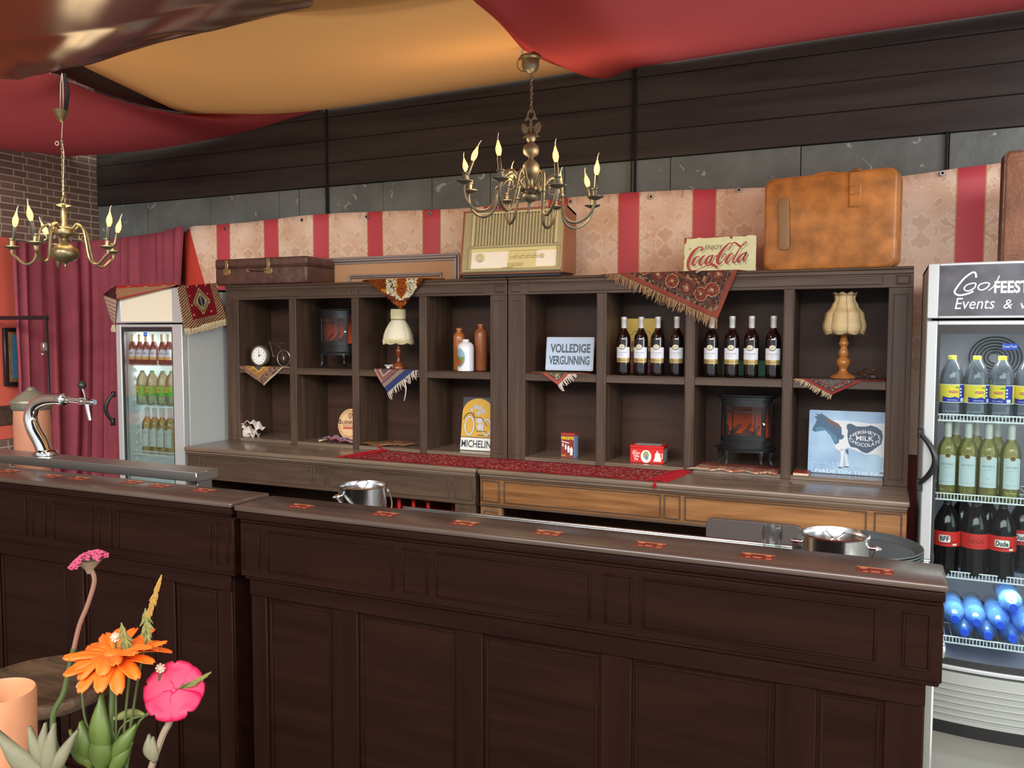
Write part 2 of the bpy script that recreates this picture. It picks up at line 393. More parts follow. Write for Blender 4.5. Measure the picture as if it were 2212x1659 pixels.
# ================================================================ ceiling drapes
def patch(fn, nu, nv, name, mat, label, cat='fabric drape', paint=None, solid=0):
    o = MB(mat).grid(fn, nu, nv, paint).build(name, smooth=180, solid=solid)
    return tag(o, label, cat, 'fabric lengths slung under the ceiling' if cat == 'fabric drape' else None)
def poly(pts, t):
    k = t*(len(pts)-1); i = min(int(k), len(pts)-2); f = k-i; return pts[i].lerp(pts[i+1], f)
def coons(b0, b1, sag, rip=0, ripn=9, ph=0, e=.5):
    def fn(u, v):
        p = poly(b0, u).lerp(poly(b1, u), v); p = p.copy()
        p.z -= sag*math.sin(PI*v)*(e+(1-e)*math.sin(PI*u)**(1 if e else 2)); p.z += rip*math.sin(u*ripn+ph+v*2)*math.sin(PI*min(1, v*1.0+.05)); return p
    return fn
def sp(lst, n=8): return [Vector(p) for p in spline([tuple(p) for p in lst], n)]
wallO = sp([P(398, 245, Y=.05), P(480, 253, Y=.40), P(600, 247, Y=.41), P(760, 228, Y=.41), P(1000, 192, Y=.41), P(1245, 155, Y=.41), P(1420, 120, Y=.41)])
nearO = sp([P(180, 143, Y=-1.35), P(330, 70, Y=-1.9), P(560, -10, Y=-2.3), P(800, -90, Y=-2.6), P(1000, -150, Y=-2.7), P(1180, -190, Y=-2.7)])
patch(coons(wallO, nearO, .03, .012), 60, 40, 'ceiling_drape', 'drape_orange', 'orange fabric drape slung under the ceiling between the two red ones')
wallR = sp([P(1130, 108, Y=-1.2), P(1185, 136, Y=-.6), P(1255, 158, Y=.1), P(1308, 169, Y=.33), P(1370, 148, Y=.41), P(1500, 127, Y=.41), P(1800, 80, Y=.41), P(2212, 20, Y=.41), P(2600, -40, Y=.41)])
nearR = sp([P(1022, 0, Y=-2.15), P(1000, -60, Y=-2.5), P(1050, -160, Y=-2.6), P(1300, -300, Y=-2.9), P(1700, -420, Y=-2.9), P(2400, -700, Y=-2.9)])
patch(coons(wallR, nearR, .10, .012, 14, 0, 0), 70, 40, 'ceiling_drape', 'drape_red', 'crimson fabric drape slung on the right above the small bronze-toned chandelier chain')
wallL = sp([P(-160, 352, Y=-.3), P(0, 349, Y=.0), P(150, 338, Y=.2), P(330, 322, Y=.38), P(520, 287, Y=.40), P(620, 258, Y=.41), P(695, 236, Y=.41)])
nearL = sp([P(-400, 190, Y=-1.6), P(0, 150, Y=-1.75), P(95, 155, Y=-1.5), P(200, 197, Y=-.9), P(300, 228, Y=-.4), P(400, 246, Y=.1), P(690, 228, Y=.44)])
patch(coons(wallL, nearL, .0, .008), 60, 30, 'ceiling_drape', 'drape_red', 'red fabric drape slung on the left over the brick wall')
# dark sheet added to stand for the shaded ceiling void between the drapes
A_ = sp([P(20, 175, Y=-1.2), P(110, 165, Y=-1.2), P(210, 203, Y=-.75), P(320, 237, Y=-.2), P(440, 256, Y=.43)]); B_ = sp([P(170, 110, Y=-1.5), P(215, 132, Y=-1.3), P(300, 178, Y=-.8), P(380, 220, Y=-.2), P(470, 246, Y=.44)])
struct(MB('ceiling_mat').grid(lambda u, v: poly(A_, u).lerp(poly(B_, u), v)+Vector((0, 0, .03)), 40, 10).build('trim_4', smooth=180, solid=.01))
# glossy brown sheet nearest the camera
e0 = sp([P(-250, 175, Y=-1.9), P(0, 168, Y=-1.95), P(60, 160, Y=-1.95), P(120, 150, Y=-1.97), P(220, 128, Y=-2.0), P(350, 84, Y=-2.05), P(460, 62, Y=-2.08), P(740, 0, Y=-2.15), P(1000, -60, Y=-2.2)])
e1 = sp([P(-300, 0, Y=-2.6), P(0, -10, Y=-2.6), P(200, -30, Y=-2.65), P(400, -60, Y=-2.7), P(700, -120, Y=-2.8), P(1000, -200, Y=-2.9)])
def brown(u, v):
    p = poly(e0, u).lerp(poly(e1, u), v); p = p.copy(); k = math.sin(PI*min(1, v*1.8))
    p.z -= (.045-.04*min(1, u*1.3))*k; p.z += (.012*math.sin(u*21+v*12)+.006*math.sin(u*47+v*25))*math.exp(-v*5)*min(1, v*12); p.y -= .010*math.sin(u*17)*math.exp(-v*5); return p
o = MB('lacquer').grid(brown, 120, 40).build('tarpaulin', smooth=180, solid=.006); tag(o, 'glossy dark brown sheet bulging down at the upper left corner', 'tarpaulin')

# ================================================================ curtain on the left
path = sp([(-3.60, -.40, 2.285), (-3.63, -.15, 2.31), (-3.64, .08, 2.335), (-3.58, .30, 2.37), (-3.3, .37, 2.395), (-3.0, .36, 2.41), (-2.86, .34, 2.43), (-2.76, .34, 2.435)], 12)
cum = [0]
for a, b in zip(path, path[1:]): cum.append(cum[-1]+(b-a).length)
LN = cum[-1]
def at_len(d):
    for i in range(len(path)-1):
        if cum[i+1] >= d: break
    f = (d-cum[i])/max(cum[i+1]-cum[i], 1e-9); return path[i].lerp(path[i+1], f), (path[i+1]-path[i]).normalized()
def curt(u, v):
    p, t = at_len(u*LN); h = 1-v; amp = (.016+.03*h)*(.65+.45*math.sin(u*23+h*2))
    ph = 2*PI*u*14+1.9*math.sin(u*13)+1.1*math.sin(u*31)+.7*math.sin(h*2+u*17)*h; n = Vector((t.y, -t.x, 0)).normalized()
    w = math.sin(ph+.5*math.sin(3*h+u*9)); w = w*abs(w)**.15
    q = p+n*amp*w+t*(.012*math.sin(ph*2+1)*h)
    bell = h**2; q += Vector((-.06, -.05, 0))*bell*math.sin(u*PI)
    if u > .86: q.x -= (u-.86)/.14*h*.28
    q.z = .05+(p.z-.05)*v; return q
c = MB('burgundy').grid(curt, 420, 34).build('curtain', smooth=180, solid=.003); tag(c, 'burgundy pleated curtain hanging from the brick wall round to the banner', 'curtain')
m = MB('panel_red'); m.box(-3.75, -3.735, -1.9, -.28, .9, 2.33, .002); m.mat('dark_wood').box(-3.75, -3.725, -1.9, -.1, 1.0, 1.14, .004)
tag(m.build('wall_cloth'), 'orange-red cloth panel on the left wall beside the curtain', 'cloth panel')
yl, yr = P(6, 770, x=-3.71).y, P(44, 770, x=-3.71).y; zt_, zb_ = P(15, 708, x=-3.71).z, P(15, 834, x=-3.71).z; pf = thing('picture_frame', 'dark framed picture half hidden by the burgundy curtain', 'picture', (-3.715, (yl+yr)/2, (zt_+zb_)/2)); hw, hh = (yr-yl)/2, (zt_-zb_)/2
MB('black_plastic').box(0, .03, -hw, hw, -hh, hh, .005).build('frame', pf)
MB('oak').box(.03, .034, -hw+.028, hw-.028, -hh+.03, hh-.03).build('inner_frame', pf); MB('p_3f6f86').box(.034, .036, -hw+.045, hw-.045, -hh+.05, hh-.05).build('picture', pf)
rl = thing('garment_rail', 'black metal rail with upright post standing in front of curtain', 'rail', (P(101, 686, Y=-.55).x, -.55, 0)); zr = P(100, 686, Y=-.55).z
MB('black_metal').box(-.007, .005, -.006, .006, 0, zr+.01, .002).build('post', rl)
MB('black_metal').box(-1.2, .006, -.012, .012, zr-.013, zr+.013, .002).build('cross_bar', rl)
MB('black_metal').box(-.2, .2, -.2, .2, 0, .02, .004).build('base', rl)
MB('steel_dull').box(-.03, .0, -.03, 0, zr-.22, zr-.16, .004).ball((-.01, -.03, zr-.24), .012).build('clamp', rl)
# ================================================================ shelf cabinets on the back counter
ZT, ZB, CW, CD = 1.971, .941, 2.058, .335
CX = [.105, .524, .578, 1.004, 1.054, 1.486, 1.536, 1.954]
def beadframe(m, x0, x1, z0, z1, w=.006, y=0, d=.004):
    """thin raised bead round a rectangle on a front face"""
    m.box(x0, x1, y-d, y, z1-w, z1, .0015); m.box(x0, x1, y-d, y, z0, z0+w, .0015); m.box(x0, x0+w, y-d, y, z0+w, z1-w, .0015); m.box(x1-w, x1, y-d, y, z0+w, z1-w, .0015)
def shelf_cabinet(x, label):
    t = thing('shelf_cabinet', label, 'cabinet', (x, 0, ZB), group='open shelf cabinets on the back counter')
    H = ZT-ZB; zo0, zo1, zm0, zm1 = .02, H-.097, 1.393-ZB, 1.434-ZB
    m = MB('back_wood').box(.01, CW-.01, CD-.012, CD, 0, H-.01); m.build('back_panel', t, smooth=0)
    m = MB('dark_wood').box(-.003, CW-.0, -.008, CD, H-.014, H, .005).box(0, CW, -.003, CD, H-.034, H-.014, .003)
    m.build('top_board', t, smooth=30)
    m = MB('dark_wood').box(.0, CW, 0, .022, zo1, H-.034, .002)
    beadframe(m, .012, .075, H-.085, H-.04, .004); m.box(.02, .067, -.005, 0, H-.079, H-.046, .003)
    beadframe(m, CW-.075, CW-.012, H-.085, H-.04, .004); m.box(CW-.067, CW-.02, -.005, 0, H-.079, H-.046, .003)
    m.box(.125, 1.0, -.006, 0, H-.083, H-.042, .004); m.box(1.06, CW-.13, -.006, 0, H-.083, H-.042, .004); m.box(1.012, 1.048, -.006, 0, H-.083, H-.042, .004)
    m.build('top_rail', t, smooth=30)
    for s in (0, 1):
        x0, x1 = (0, CX[0]) if s == 0 else (CX[7], CW)
        m = MB('dark_wood_v').box(x0, x1, 0, .022, 0, zo1, .002); beadframe(m, x0+.02, x1-.022, .03, zo1-.03, .005); m.build('stile', t, smooth=30)
        m = MB('dark_wood_v').box(0, .018, .022, CD, 0, H-.022) if s == 0 else MB('dark_wood_v').box(CW-.018, CW, .022, CD, 0, H-.022)
        m.box(CX[0]-.012, CX[0], .022, CD-.012, .02, H-.08) if s == 0 else m.box(CX[7], CX[7]+.012, .022, CD-.012, .02, H-.08)
        m.build('side_panel', t, smooth=30)
    for a, b in ((1, 2), (3, 4), (5, 6)):
        m = MB('dark_wood_v').box(CX[a], CX[b], 0, CD-.012, .0, zo1, .002)
        for xx in (CX[a]+.004, CX[b]-.008):
            for za, zb_ in ((.03, zm0-.012), (zm1+.012, zo1-.012)): m.box(xx, xx+.004, -.003, 0, za, zb_, .001)
        m.build('divider', t, smooth=30)
    for k in range(4):
        a, b = CX[2*k], CX[2*k+1]
        MB('dark_wood').box(a, b, .002, CD-.012, zm0, zm1, .003).box(a, b, -.003, .004, zm1-.006, zm1-.001, .001).build('shelf', t, smooth=30)
    m = MB('top_wood').box(.105, CW-.105, .002, CD-.012, 0, zo0, .002); m.build('bottom_board', t, smooth=30)
    m = MB('top_wood')
    for k in range(4): m.box(CX[2*k], CX[2*k+1], -.003, .002, zo0-.006, zo0-.001, .001)
    m.build('bottom_bead', t, smooth=30); return t
CL = shelf_cabinet(-CW-.003, 'dark wood open shelf cabinet holding the small white-shaded lamp and stoneware bottles')
CR = shelf_cabinet(.005, 'dark wood open shelf cabinet holding the red wine bottles and the cow sign')
shelf_cabinet_z = {'lo': .961, 'mid': 1.434, 'top': ZT}

def base_cabinet(x0, x1, label, wa, wv, panels):
    t = thing('base_cabinet', label, 'cabinet', (x0, -.377, 0), group='open base cabinets along the back wall'); w = x1-x0; D = .72
    MB('top_wood').box(0, w, 0, D, .915, .941, .008).box(.008, w-.008, .008, D, .902, .915, .003).build('countertop', t)
    m = MB(wa).box(.01, w-.01, .018, .04, .745, .902, .002); m.mat('dark_wood').box(.01, w-.01, .010, .018, .890, .902, .002).box(.01, w-.01, .008, .018, .744, .758, .003)
    for a, b in panels: m.mat('dark_wood'); beadframe(m, a, b, .768, .884, .006, .018, .006)
    m.build('apron', t)
    for a, b in ((.01, .135), (w-.135, w-.01)):
        m = MB(wv).box(a, b, .020, .055, .08, .745, .003); m.mat('dark_wood'); beadframe(m, a+.022, b-.022, .12, .72, .006, .020, .005); m.build('leg_post', t)
    MB('dark_wood').box(.01, w-.01, .02, D, .0, .1, .003).build('plinth', t)
    MB('back_wood').box(.01, .03, .055, D, .1, .902).build('side_panel', t); MB('back_wood').box(w-.03, w-.01, .055, D, .1, .902).build('side_panel', t)
    MB('back_wood').box(.03, w-.03, D-.015, D, .1, .902).build('back_panel', t); return t
base_cabinet(-2.075, -.012, 'dark brown base cabinet left of the middle joint with an open front', 'dark_wood', 'dark_wood_v', ((.02, .125), (.15, .985), (1.0, 1.08), (1.1, 1.9), (1.93, 2.04)))
base_cabinet(-.002, 2.066, 'lighter oak-panelled base cabinet right of the middle joint with an open front', 'oak', 'oak_v', ((.02, .125), (.15, .985), (1.0, 1.08), (1.1, 1.9), (1.93, 2.04)))
# red bottle crate inside the left base cabinet
p = P(885, 1070, Y=-.15); cr = thing('bottle_crate', 'red plastic crate standing inside the dark brown base cabinet', 'crate', (p.x, -.12, .44))
m = MB('p_b01820').box(-.2, .2, -.15, .15, 0, .012)
for z in (0, .12, .31):
    m.box(-.2, .2, -.15, -.14, z, z+.05, .002).box(-.2, .2, .14, .15, z, z+.05, .002).box(-.2, -.19, -.15, .15, z, z+.05, .002).box(.19, .2, -.15, .15, z, z+.05, .002)
for i in range(5):
    for y in (-.15, .14): m.box(-.2+i*.095, -.18+i*.095, y, y+.01, 0, .36, .002)
m.build('shell', cr); m = MB('p_8c1218')
for i in range(3): m.box(-.1+i*.1, -.095+i*.1, -.14, .14, .01, .2)
m.build('dividers', cr); MB('dark_wood').box(-1.95, -.09, -.33, .3, .42, .44).build('shelf', bpy.data.objects['base_cabinet'], loc=(2.075, .377, 0))
# chair standing behind the worktop
p = P(1630, 1160, Y=-.62); ch = thing('chair', 'grey-brown chair back showing under the oak-panelled base cabinet', 'chair', (p.x, -.66, 0), (0, 0, PI))
m = MB('p_4c4340'); m.plate(rrect(-.2, .2, .52, .86, .03), -.01, .01); m.build('backrest', ch, bevel=.004)
MB('p_3a3231').box(-.2, .2, -.44, -.02, .44, .47, .01).build('seat', ch)
for sx in (-.18, .18):
    for sy in (-.4, 0): MB('black_metal').tube([(sx, sy, 0), (sx, sy, .45 if sy else .6)], .011, 8).build('leg', ch)

# ================================================================ bar counter, two sections
BF = -2.364
def bar(x0, x1, zt, label, panels, low, ends):
    t = thing('bar_counter', label, 'bar counter', (x0, BF, 0), group='dark bar counter sections'); w = x1-x0; ov = .035
    m = MB('bar_top').box(0, w, 0, .176, zt-.018, zt, .007); m.build('ledge', t)
    m = MB('bar_wood').box(.004, w-.004, .006, .170, zt-.042, zt-.018, .006).box(.012, w-.012, .014, .165, zt-.052, zt-.042, .003)
    m.box(.01, w-.006, .016, .16, .922, zt-.052, .003)
    m.build('fascia', t)
    for a, b in panels:
        m = MB('bar_wood'); m.box(a+.006, b-.006, .0145, .016, .951, zt-.075, .003); beadframe(m, a, b, .945, zt-.069, .005, .016, .0035); m.build('raised_panel', t)
    m = MB('bar_wood').box(.03, w-ov, .045, .13, .0, .93, .002).box(.03, w-ov, .030, .045, .86, .922, .003)
    m.box(.02, w-.01, .02, .14, .912, .924, .004); m.box(.03, w-ov, .020, .045, 0, .14, .003).box(.03, w-ov, .014, .045, 0, .10, .004)
    m.build('front_board', t)
    m = MB('bar_wood_v')
    for a, b in low: m.box(a, b, .036, .045, .14, .86, .003)
    m.build('stiles', t)
    for (a0, a1), (b0, b1) in zip(low, low[1:]):
        m = MB('bar_wood_v'); beadframe(m, a1+.008, b0-.008, .15, .85, .007, .045, .004); m.build('panel_moulding', t)
    return t
bar(.176, 2.09, 1.14, 'dark mahogany bar counter section at the right with seven sticker plates', ((.02, .085), (.115, .555), (.585, .665), (.69, 1.13), (1.165, 1.235), (1.262, 1.78), (1.83, 1.885)), ((.03, .09), (.33, .42), (.74, .82), (1.15, 1.23), (1.57, 1.66), (1.80, 1.878)), 1)
bar(-1.95, .166, 1.147, 'dark mahogany bar counter section at the left in front of the beer tap', ((.15, .6), (.63, .70), (.73, 1.17), (1.2, 1.27), (1.31, 1.5), (1.53, 1.59), (1.62, 2.02), (2.04, 2.09)), ((.03, .12), (.45, .54), (.9, .98), (1.33, 1.42), (1.75, 1.84), (2.02, 2.08)), 0)
# sticker plates on the ledge
def sticker(px, py, z, label):
    p = P(px, py, z=z); m = MB('p_6e2418').box(-.037, .037, -.022, .022, 0, .0015, .0005); m.mat('p_b8714a')
    for a, b, w, h in ((-.030, .012, .014, .008), (-.008, -.010, .018, .006), (.018, .010, .012, .008), (.020, -.014, .014, .005), (-.024, -.014, .010, .004)): m.box(a, a+w, b-h/2, b+h/2, .0015, .0019)
    m.box(-.037, .037, .019, .022, .0015, .002)
    o = m.build('sticker', loc=(p.x, p.y, z), smooth=0); return tag(o, label, 'sticker', 'red and gold stickers along the bar ledge')
names = ['nearest the joint of the two sections', 'in front of the left ice bucket', 'third from the joint', 'fourth from the joint', 'fifth from the joint', 'in front of the drinking glass', 'in front of the trays at right']
for (px, py), nm in zip(((648, 1094), (830, 1111), (1002, 1131), (1183, 1152), (1403, 1178), (1636, 1203), (1890, 1234)), names): sticker(px, py, 1.14, 'red sticker plate on the right bar ledge, '+nm)
for (px, py), nm in zip(((18, 1018), (110, 1029), (170, 1034), (285, 1042), (345, 1050), (438, 1060)), ['at the photo edge', 'second from the left', 'third from the left', 'fourth from the left', 'fifth from the left', 'nearest the joint']): sticker(px, py, 1.147, 'red sticker plate on the left bar ledge, '+nm)
# worktop behind the bar
m = MB('steel').box(0, 1.92, 0, .78, .92, .95, .004).box(0, 1.92, .768, .78, .95, .957, .002); t = thing('steel_worktop', 'stainless steel worktop behind the right bar section', 'worktop', (.18, -2.186, 0))
m.build('top', t); MB('steel_dull').box(.02, 1.9, .02, .74, .1, .92, .004).build('under_counter', t)
for x in (.05, 1.87):
    for y in (.05, .7): MB('black_plastic').lathe([(.02, 0), (.02, .1)], 10, (x, y, 0)).build('foot', t)
# raised steel drip slab with beer tap
t = thing('steel_tap_counter', 'raised stainless steel slab on legs behind the left bar section', 'worktop', (-1.9, -2.12, 0))
MB('steel_dull').box(0, 1.685, 0, .105, 1.140, 1.1745, .002).build('slab', t)
for x in (.05, 1.66): MB('steel_dull').box(x-.02, x+.01, .02, .09, .0, 1.14, .002).build('leg', t)
q = P(95, 976, Y=-2.03); tp = thing('beer_tap', 'curved chrome beer tap with black ball lever on the steel slab', 'beer tap', (q.x, -2.06, 1.1745))
def TL(px, py): v = P(px, py, Y=-2.06); return (v.x-q.x, 0, v.z-1.1745)
pts = spline([TL(98, 980), TL(88, 955), TL(72, 925), TL(66, 900), TL(75, 876), TL(98, 864), TL(128, 862)], 8)
m = MB('chrome').tube(pts, [.030-.008*i/(len(pts)-1) for i in range(len(pts))], 16); m.lathe([(.045, 0), (.045, .01), (.03, .02)], 20, TL(98, 982)); m.build('column', tp)
a, b = Vector(TL(126, 862)), Vector(TL(205, 869)); m = MB('chrome')
m.tube([a.lerp(b, k) for k in (0, .04, .05, .15, .16, .3, .31, .62, .63, .7, .71, .92, 1)], [.017, .017, .024, .024, .013, .013, .010, .010, .015, .015, .012, .012, .009], 14); m.build('faucet_body', tp)
m = MB('chrome').tube([TL(187, 868), TL(190, 885), TL(195, 908)], [.010, .008, .007], 10); m.build('spout', tp)
m = MB('chrome').tube([TL(186, 866), TL(183, 850), TL(178, 838)], .004, 8); lv = m.build('lever', tp); MB('black_plastic').ball(TL(177, 832), .016).build('knob', lv)
q2 = P(68, 870, Y=-1.72); j = thing('ceramic_tap_column', 'terracotta stoneware column with grey lid behind the chrome tap', 'jar', (q2.x, -1.72, .0)); z0 = P(68, 975, Y=-1.72).z; zl = P(68, 880, Y=-1.72).z
simple('terracotta', 'b4785a', .5, var=.15, scale=8); simple('pewter', '77705f', .45, .3, var=.2, scale=20)
MB('terracotta').lathe([(.072, .9), (.075, 1.0), (.077, zl-.08), (.074, zl-.01)], 32).build('body', j)
MB('pewter').lathe([(.076, zl-.01), (.084, zl), (.084, zl+.018), (.088, zl+.024), (.085, zl+.034), (.068, zl+.042), (.060, zl+.054), (.045, zl+.062), (.035, zl+.072), (.020, zl+.080), (.018, zl+.088), (.012, zl+.094), (0, zl+.096)], 32).build('lid', j)
MB('steel_dull').box(-.5, .22, -.2, .2, .86, .9, .003).box(-.48, .2, -.18, .18, 0, .86).build('stand', j)
# ice buckets
def bucket(px, Y, label, rz):
    q = P(px, 1100, Y=Y); t = thing('ice_bucket', label, 'ice bucket', (q.x, Y, .95), (0, 0, rz), 'lidded steel ice buckets behind the bar'); r = .086
    MB('steel').lathe([(r*.93, 0), (r*.95, .004), (r, .165), (r+.002, .170), (r-.003, .172), (r-.006, .165), (r-.01, .10)], 48).build('body', t)
    ld = MB('steel').lathe([(r-.007, .158), (r-.012, .160), (.03, .157), (.0, .156)], 48).build('lid', t)
    MB('chrome').tube([(-.006, 0, .158), (-.024, 0, .176), (-.018, 0, .184), (0, 0, .187), (.018, 0, .184), (.024, 0, .176), (.006, 0, .158)], .0025, 8).build('lid_handle', ld)
    for s in (-1, 1): MB('chrome').lathe([(.005, 0), (.005, .012), (.009, .013), (.009, .017), (.003, .03), (0, .03)], 12).build('ear', t, (s*r*.98, 0, .140), (0, s*PI/2, 0))
    a0 = .35 if rz else PI*.5+1.0
    pts = [(math.cos(a)*(r+.015), -math.sin(a)*.11*(1), .140-math.sin(a)*.07) for a in [PI*i/20 for i in range(21)]]
    if rz == 0: pts = [(x, -y*.9, .14-abs(z-.14)*1.2) for x, y, z in pts]
    m = MB('steel_dull').tube(pts, .003, 6); m.build('bail_handle', t); return t
bucket(1806, -1.90, 'lidded stainless ice bucket in front of the black trays', 0.0)
bucket(783, -1.83, 'lidded stainless ice bucket by the joint of the bar sections', 1.1)
# trays
simple('tray_rubber', '3f4648', .55); q = P(1850, 1178, z=1.0)
for i in range(5):
    m = MB('tray_rubber').lathe([(0, .0), (.165, 0), (.180, .016), (.188, .018), (.190, .014), (.184, .012), (.168, -.004), (0, -.004)], 64, cap=False); m.mat('black_plastic')
    o = m.build('serving_tray', loc=(q.x, q.y, .955+i*.009)); tag(o, ('black round serving tray on top of the stack behind the bar' if i == 4 else 'black round serving tray %s the stack behind the bar' % ('at the bottom of', 'second from the bottom of', 'in the middle of', 'second from the top of')[i]), 'tray', 'stack of round serving trays')
# tumbler
q = P(1670, 1184, z=.951); m = MB('clear_glass').lathe([(0, 0), (.024, 0), (.027, .003), (.033, .045), (.032, .07), (.030, .082), (.0285, .082), (.0305, .07), (.0315, .045), (.026, .010), (0, .008)], 32, cap=False)
o = m.build('drinking_glass', loc=(q.x, q.y-.03, .951)); tag(o, 'empty clear tumbler standing on the worktop behind the bar', 'glass')
# stool in front of the bar
q = PD(95, 1475, 2.0); st = thing('bar_stool', 'round wooden-seated bar stool in front of the left bar section', 'stool', (q.x, q.y, 0)); r = .165; z = q.z
wood('stool_wood', '33231a', '58402c', .4, 0, 4, .1)
MB('stool_wood').lathe([(0, -.03), (r*.9, -.03), (r*.98, -.02), (r, -.006), (r*.99, .004), (r*.95, .008), (r*.9, .003), (r*.88, .001), (r*.60, .0), (r*.58, -.002), (r*.3, -.001), (0, -.001)], 48, (0, 0, z), cap=False).build('seat', st)
for k in range(4):
    a = PI/4+k*PI/2; MB('bar_wood_v').tube([(.10*math.cos(a), .10*math.sin(a), z-.03), (.19*math.cos(a), .19*math.sin(a), 0)], [.016, .014], 10).build('leg', st)
MB('black_metal').tube([(.16*math.cos(a), .16*math.sin(a), .25) for a in [2*PI*i/32 for i in range(32)]], .008, 8, True).build('foot_ring', st)
ZL, ZM = .961, 1.434
# ================================================================ on top of the cabinets
simple('leather_brown', '5e4238', .35, var=.25, scale=14, bump=.8, bscale=22); simple('leather_tan', 'bc7a3a', .38, var=.38, scale=11, bump=.1); simple('leather_worn', '8a5a40', .45, var=.35, scale=6, bump=.3)
simple('latch', 'b9a878', .3, .85); simple('radio_cream', 'b5aa82', .45); simple('radio_wood', '9a6040', .35, var=.15, scale=4); simple('radio_ivory', 'd8cfa0', .4)
# brown suitcase lying flat
a, b = P(465, 612, Y=.02), P(663, 610, Y=.02)
w = b.x-a.x; H = .172; t = thing('suitcase', 'brown leather suitcase lying flat on the left cabinet', 'suitcase', (a.x, .02, ZT+.004))
MB('leather_brown').box(0, w, 0, .30, 0, H*.66, .014).build('body', t, smooth=60)
MB('leather_brown').box(-.002, w+.002, -.002, .302, H*.68, H, .014).build('lid', t, smooth=60)
m = MB('leather_brown').tube([(x, y, H*.67) for x, y in rrect(-.001, w+.001, -.001, .301, .015, 3)], .004, 6, True); m.build('rim', t)
for xx in (.14, .60):
    m = MB('latch').box(xx*w-.030, xx*w+.030, -.006, 0, H*.38, H*.62, .002).box(xx*w-.012, xx*w+.014, -.010, -.002, H*.55, H*.97, .003); m.lathe([(.012, 0), (.008, .006), (0, .007)], 12, (xx*w-.01, -.006, H*.5)); m.build('latch', t)
m = MB('leather_brown').tube([(.42*w-.02, -.004, H*.55), (.42*w-.02, -.018, H*.55), (.42*w+.1, -.018, H*.53), (.42*w+.12, -.004, H*.53)], .006, 8); m.mat('latch').box(.42*w-.045, .42*w-.015, -.008, 0, H*.46, H*.62, .002).box(.42*w+.10, .42*w+.13, -.008, 0, H*.44, H*.6, .002); m.build('handle', t)
# framed panel leaning behind
simple('moulding', 'a79c98', .3, .3); simple('peach', 'c99a70', .6, var=.05, scale=3)
a, b = P(702, 552, Y=.30), P(992, 548, Y=.30); w = b.x-a.x
t = thing('framed_panel', 'peach panel in a silvery moulded frame leaning behind the brown shag rug', 'framed panel', (a.x, .30, ZT+.002)); H = P(850, 552, Y=.30).z-ZT
MB('peach').box(.02, w-.02, .012, .03, .02, H-.02).build('panel', t)
m = MB('moulding')
for k, (d, y) in enumerate(((0, 0), (.016, -.008), (.032, .004))):
    m.box(d, w-d, y, .012, H-d-.014, H-d, .003).box(d, d+.014, y, .012, d, H-d-.014, .003).box(w-d-.014, w-d, y, .012, d, H-d-.014, .003)
m.build('outer_frame', t)
c0, c1 = P(752, 592, Y=.29).x-a.x, P(952, 590, Y=.29).x-a.x; zt = P(850, 591, Y=.29).z-ZT
m = MB('moulding').box(c0, c1, -.002, .012, zt-.012, zt, .003).box(c0+.008, c1-.008, -.008, .012, zt-.024, zt-.014, .003).box(c0, c0+.012, -.002, .012, 0, zt-.012, .002).box(c1-.012, c1, -.002, .012, 0, zt-.012, .002); m.build('inner_frame', t)
# valve radio
a, b, c = P(993, 600, Y=.0), P(1217, 597, Y=.0), P(1003, 458, Y=.06)
w = b.x-a.x; H = c.z-ZT; t = thing('valve_radio', 'cream valve radio in a wooden case across the cabinet joint', 'radio', (a.x, .0, ZT+.002)); lean = .055; dp = .20
def pl(x, z, o=0): return Vector((x, (z-.03)/(H-.03)*lean-o, z))
m = MB('radio_wood'); pts = [(0, .03), (w, .03), (w, H), (0, H)]
for x0, x1 in ((0, .012), (w-.012, w)): m.add([(x0, -.002, .022), (x1, -.002, .022), (x1, lean-.002, H), (x0, lean-.002, H), (x0, dp, .022), (x1, dp, .022), (x1, dp, H-.03), (x0, dp, H-.03)], [(0, 1, 2, 3), (1, 5, 6, 2), (5, 4, 7, 6), (4, 0, 3, 7), (3, 2, 6, 7), (0, 4, 5, 1)])
m.add([(0, lean-.002, H-.012), (w, lean-.002, H-.012), (w, lean-.002, H), (0, lean-.002, H), (0, dp, H-.042), (w, dp, H-.042), (w, dp, H-.03), (0, dp, H-.03)], [(0, 1, 2, 3), (1, 5, 6, 2), (5, 4, 7, 6), (4, 0, 3, 7), (3, 2, 6, 7), (0, 4, 5, 1)])
m.box(.01, w-.01, .01, dp, .018, .03, .003).box(.01, w-.01, dp-.01, dp-.004, .03, H-.05); m.build('case', t)
MB('black_plastic').box(.02, w-.02, .0, dp, 0, .018, .003).build('base', t)
def slab(m, x0, x1, z0, z1, o0, o1):
    v = [pl(x0, z0, o1), pl(x1, z0, o1), pl(x1, z1, o1), pl(x0, z1, o1), pl(x0, z0, o0), pl(x1, z0, o0), pl(x1, z1, o0), pl(x0, z1, o0)]
    return m.add(v, [(0, 1, 2, 3), (1, 5, 6, 2), (5, 4, 7, 6), (4, 0, 3, 7), (3, 2, 6, 7), (0, 4, 5, 1)])
slab(MB('radio_cream'), .012, w-.012, .03, H-.012, -.012, 0).build('front_panel', t, smooth=0)
zg0, zg1 = H*.47, H*.93; m = MB('y_4a4030'); slab(m, .08, w-.06, zg0, zg1, 0, .001)
m.mat('radio_ivory')
for x0, x1 in ((.068, .08), (w-.06, w-.048)): slab(m, x0, x1, zg0-.01, zg1+.01, 0, .009)
slab(m, .068, w-.048, zg0-.01, zg0, 0, .009); slab(m, .068, w-.048, zg1, zg1+.01, 0, .009)
nv, nh = 26, 22
for i in range(1, nv): x = .08+(w-.14)*i/nv; slab(m, x-.0022, x+.0022, zg0, zg1, 0, .006)
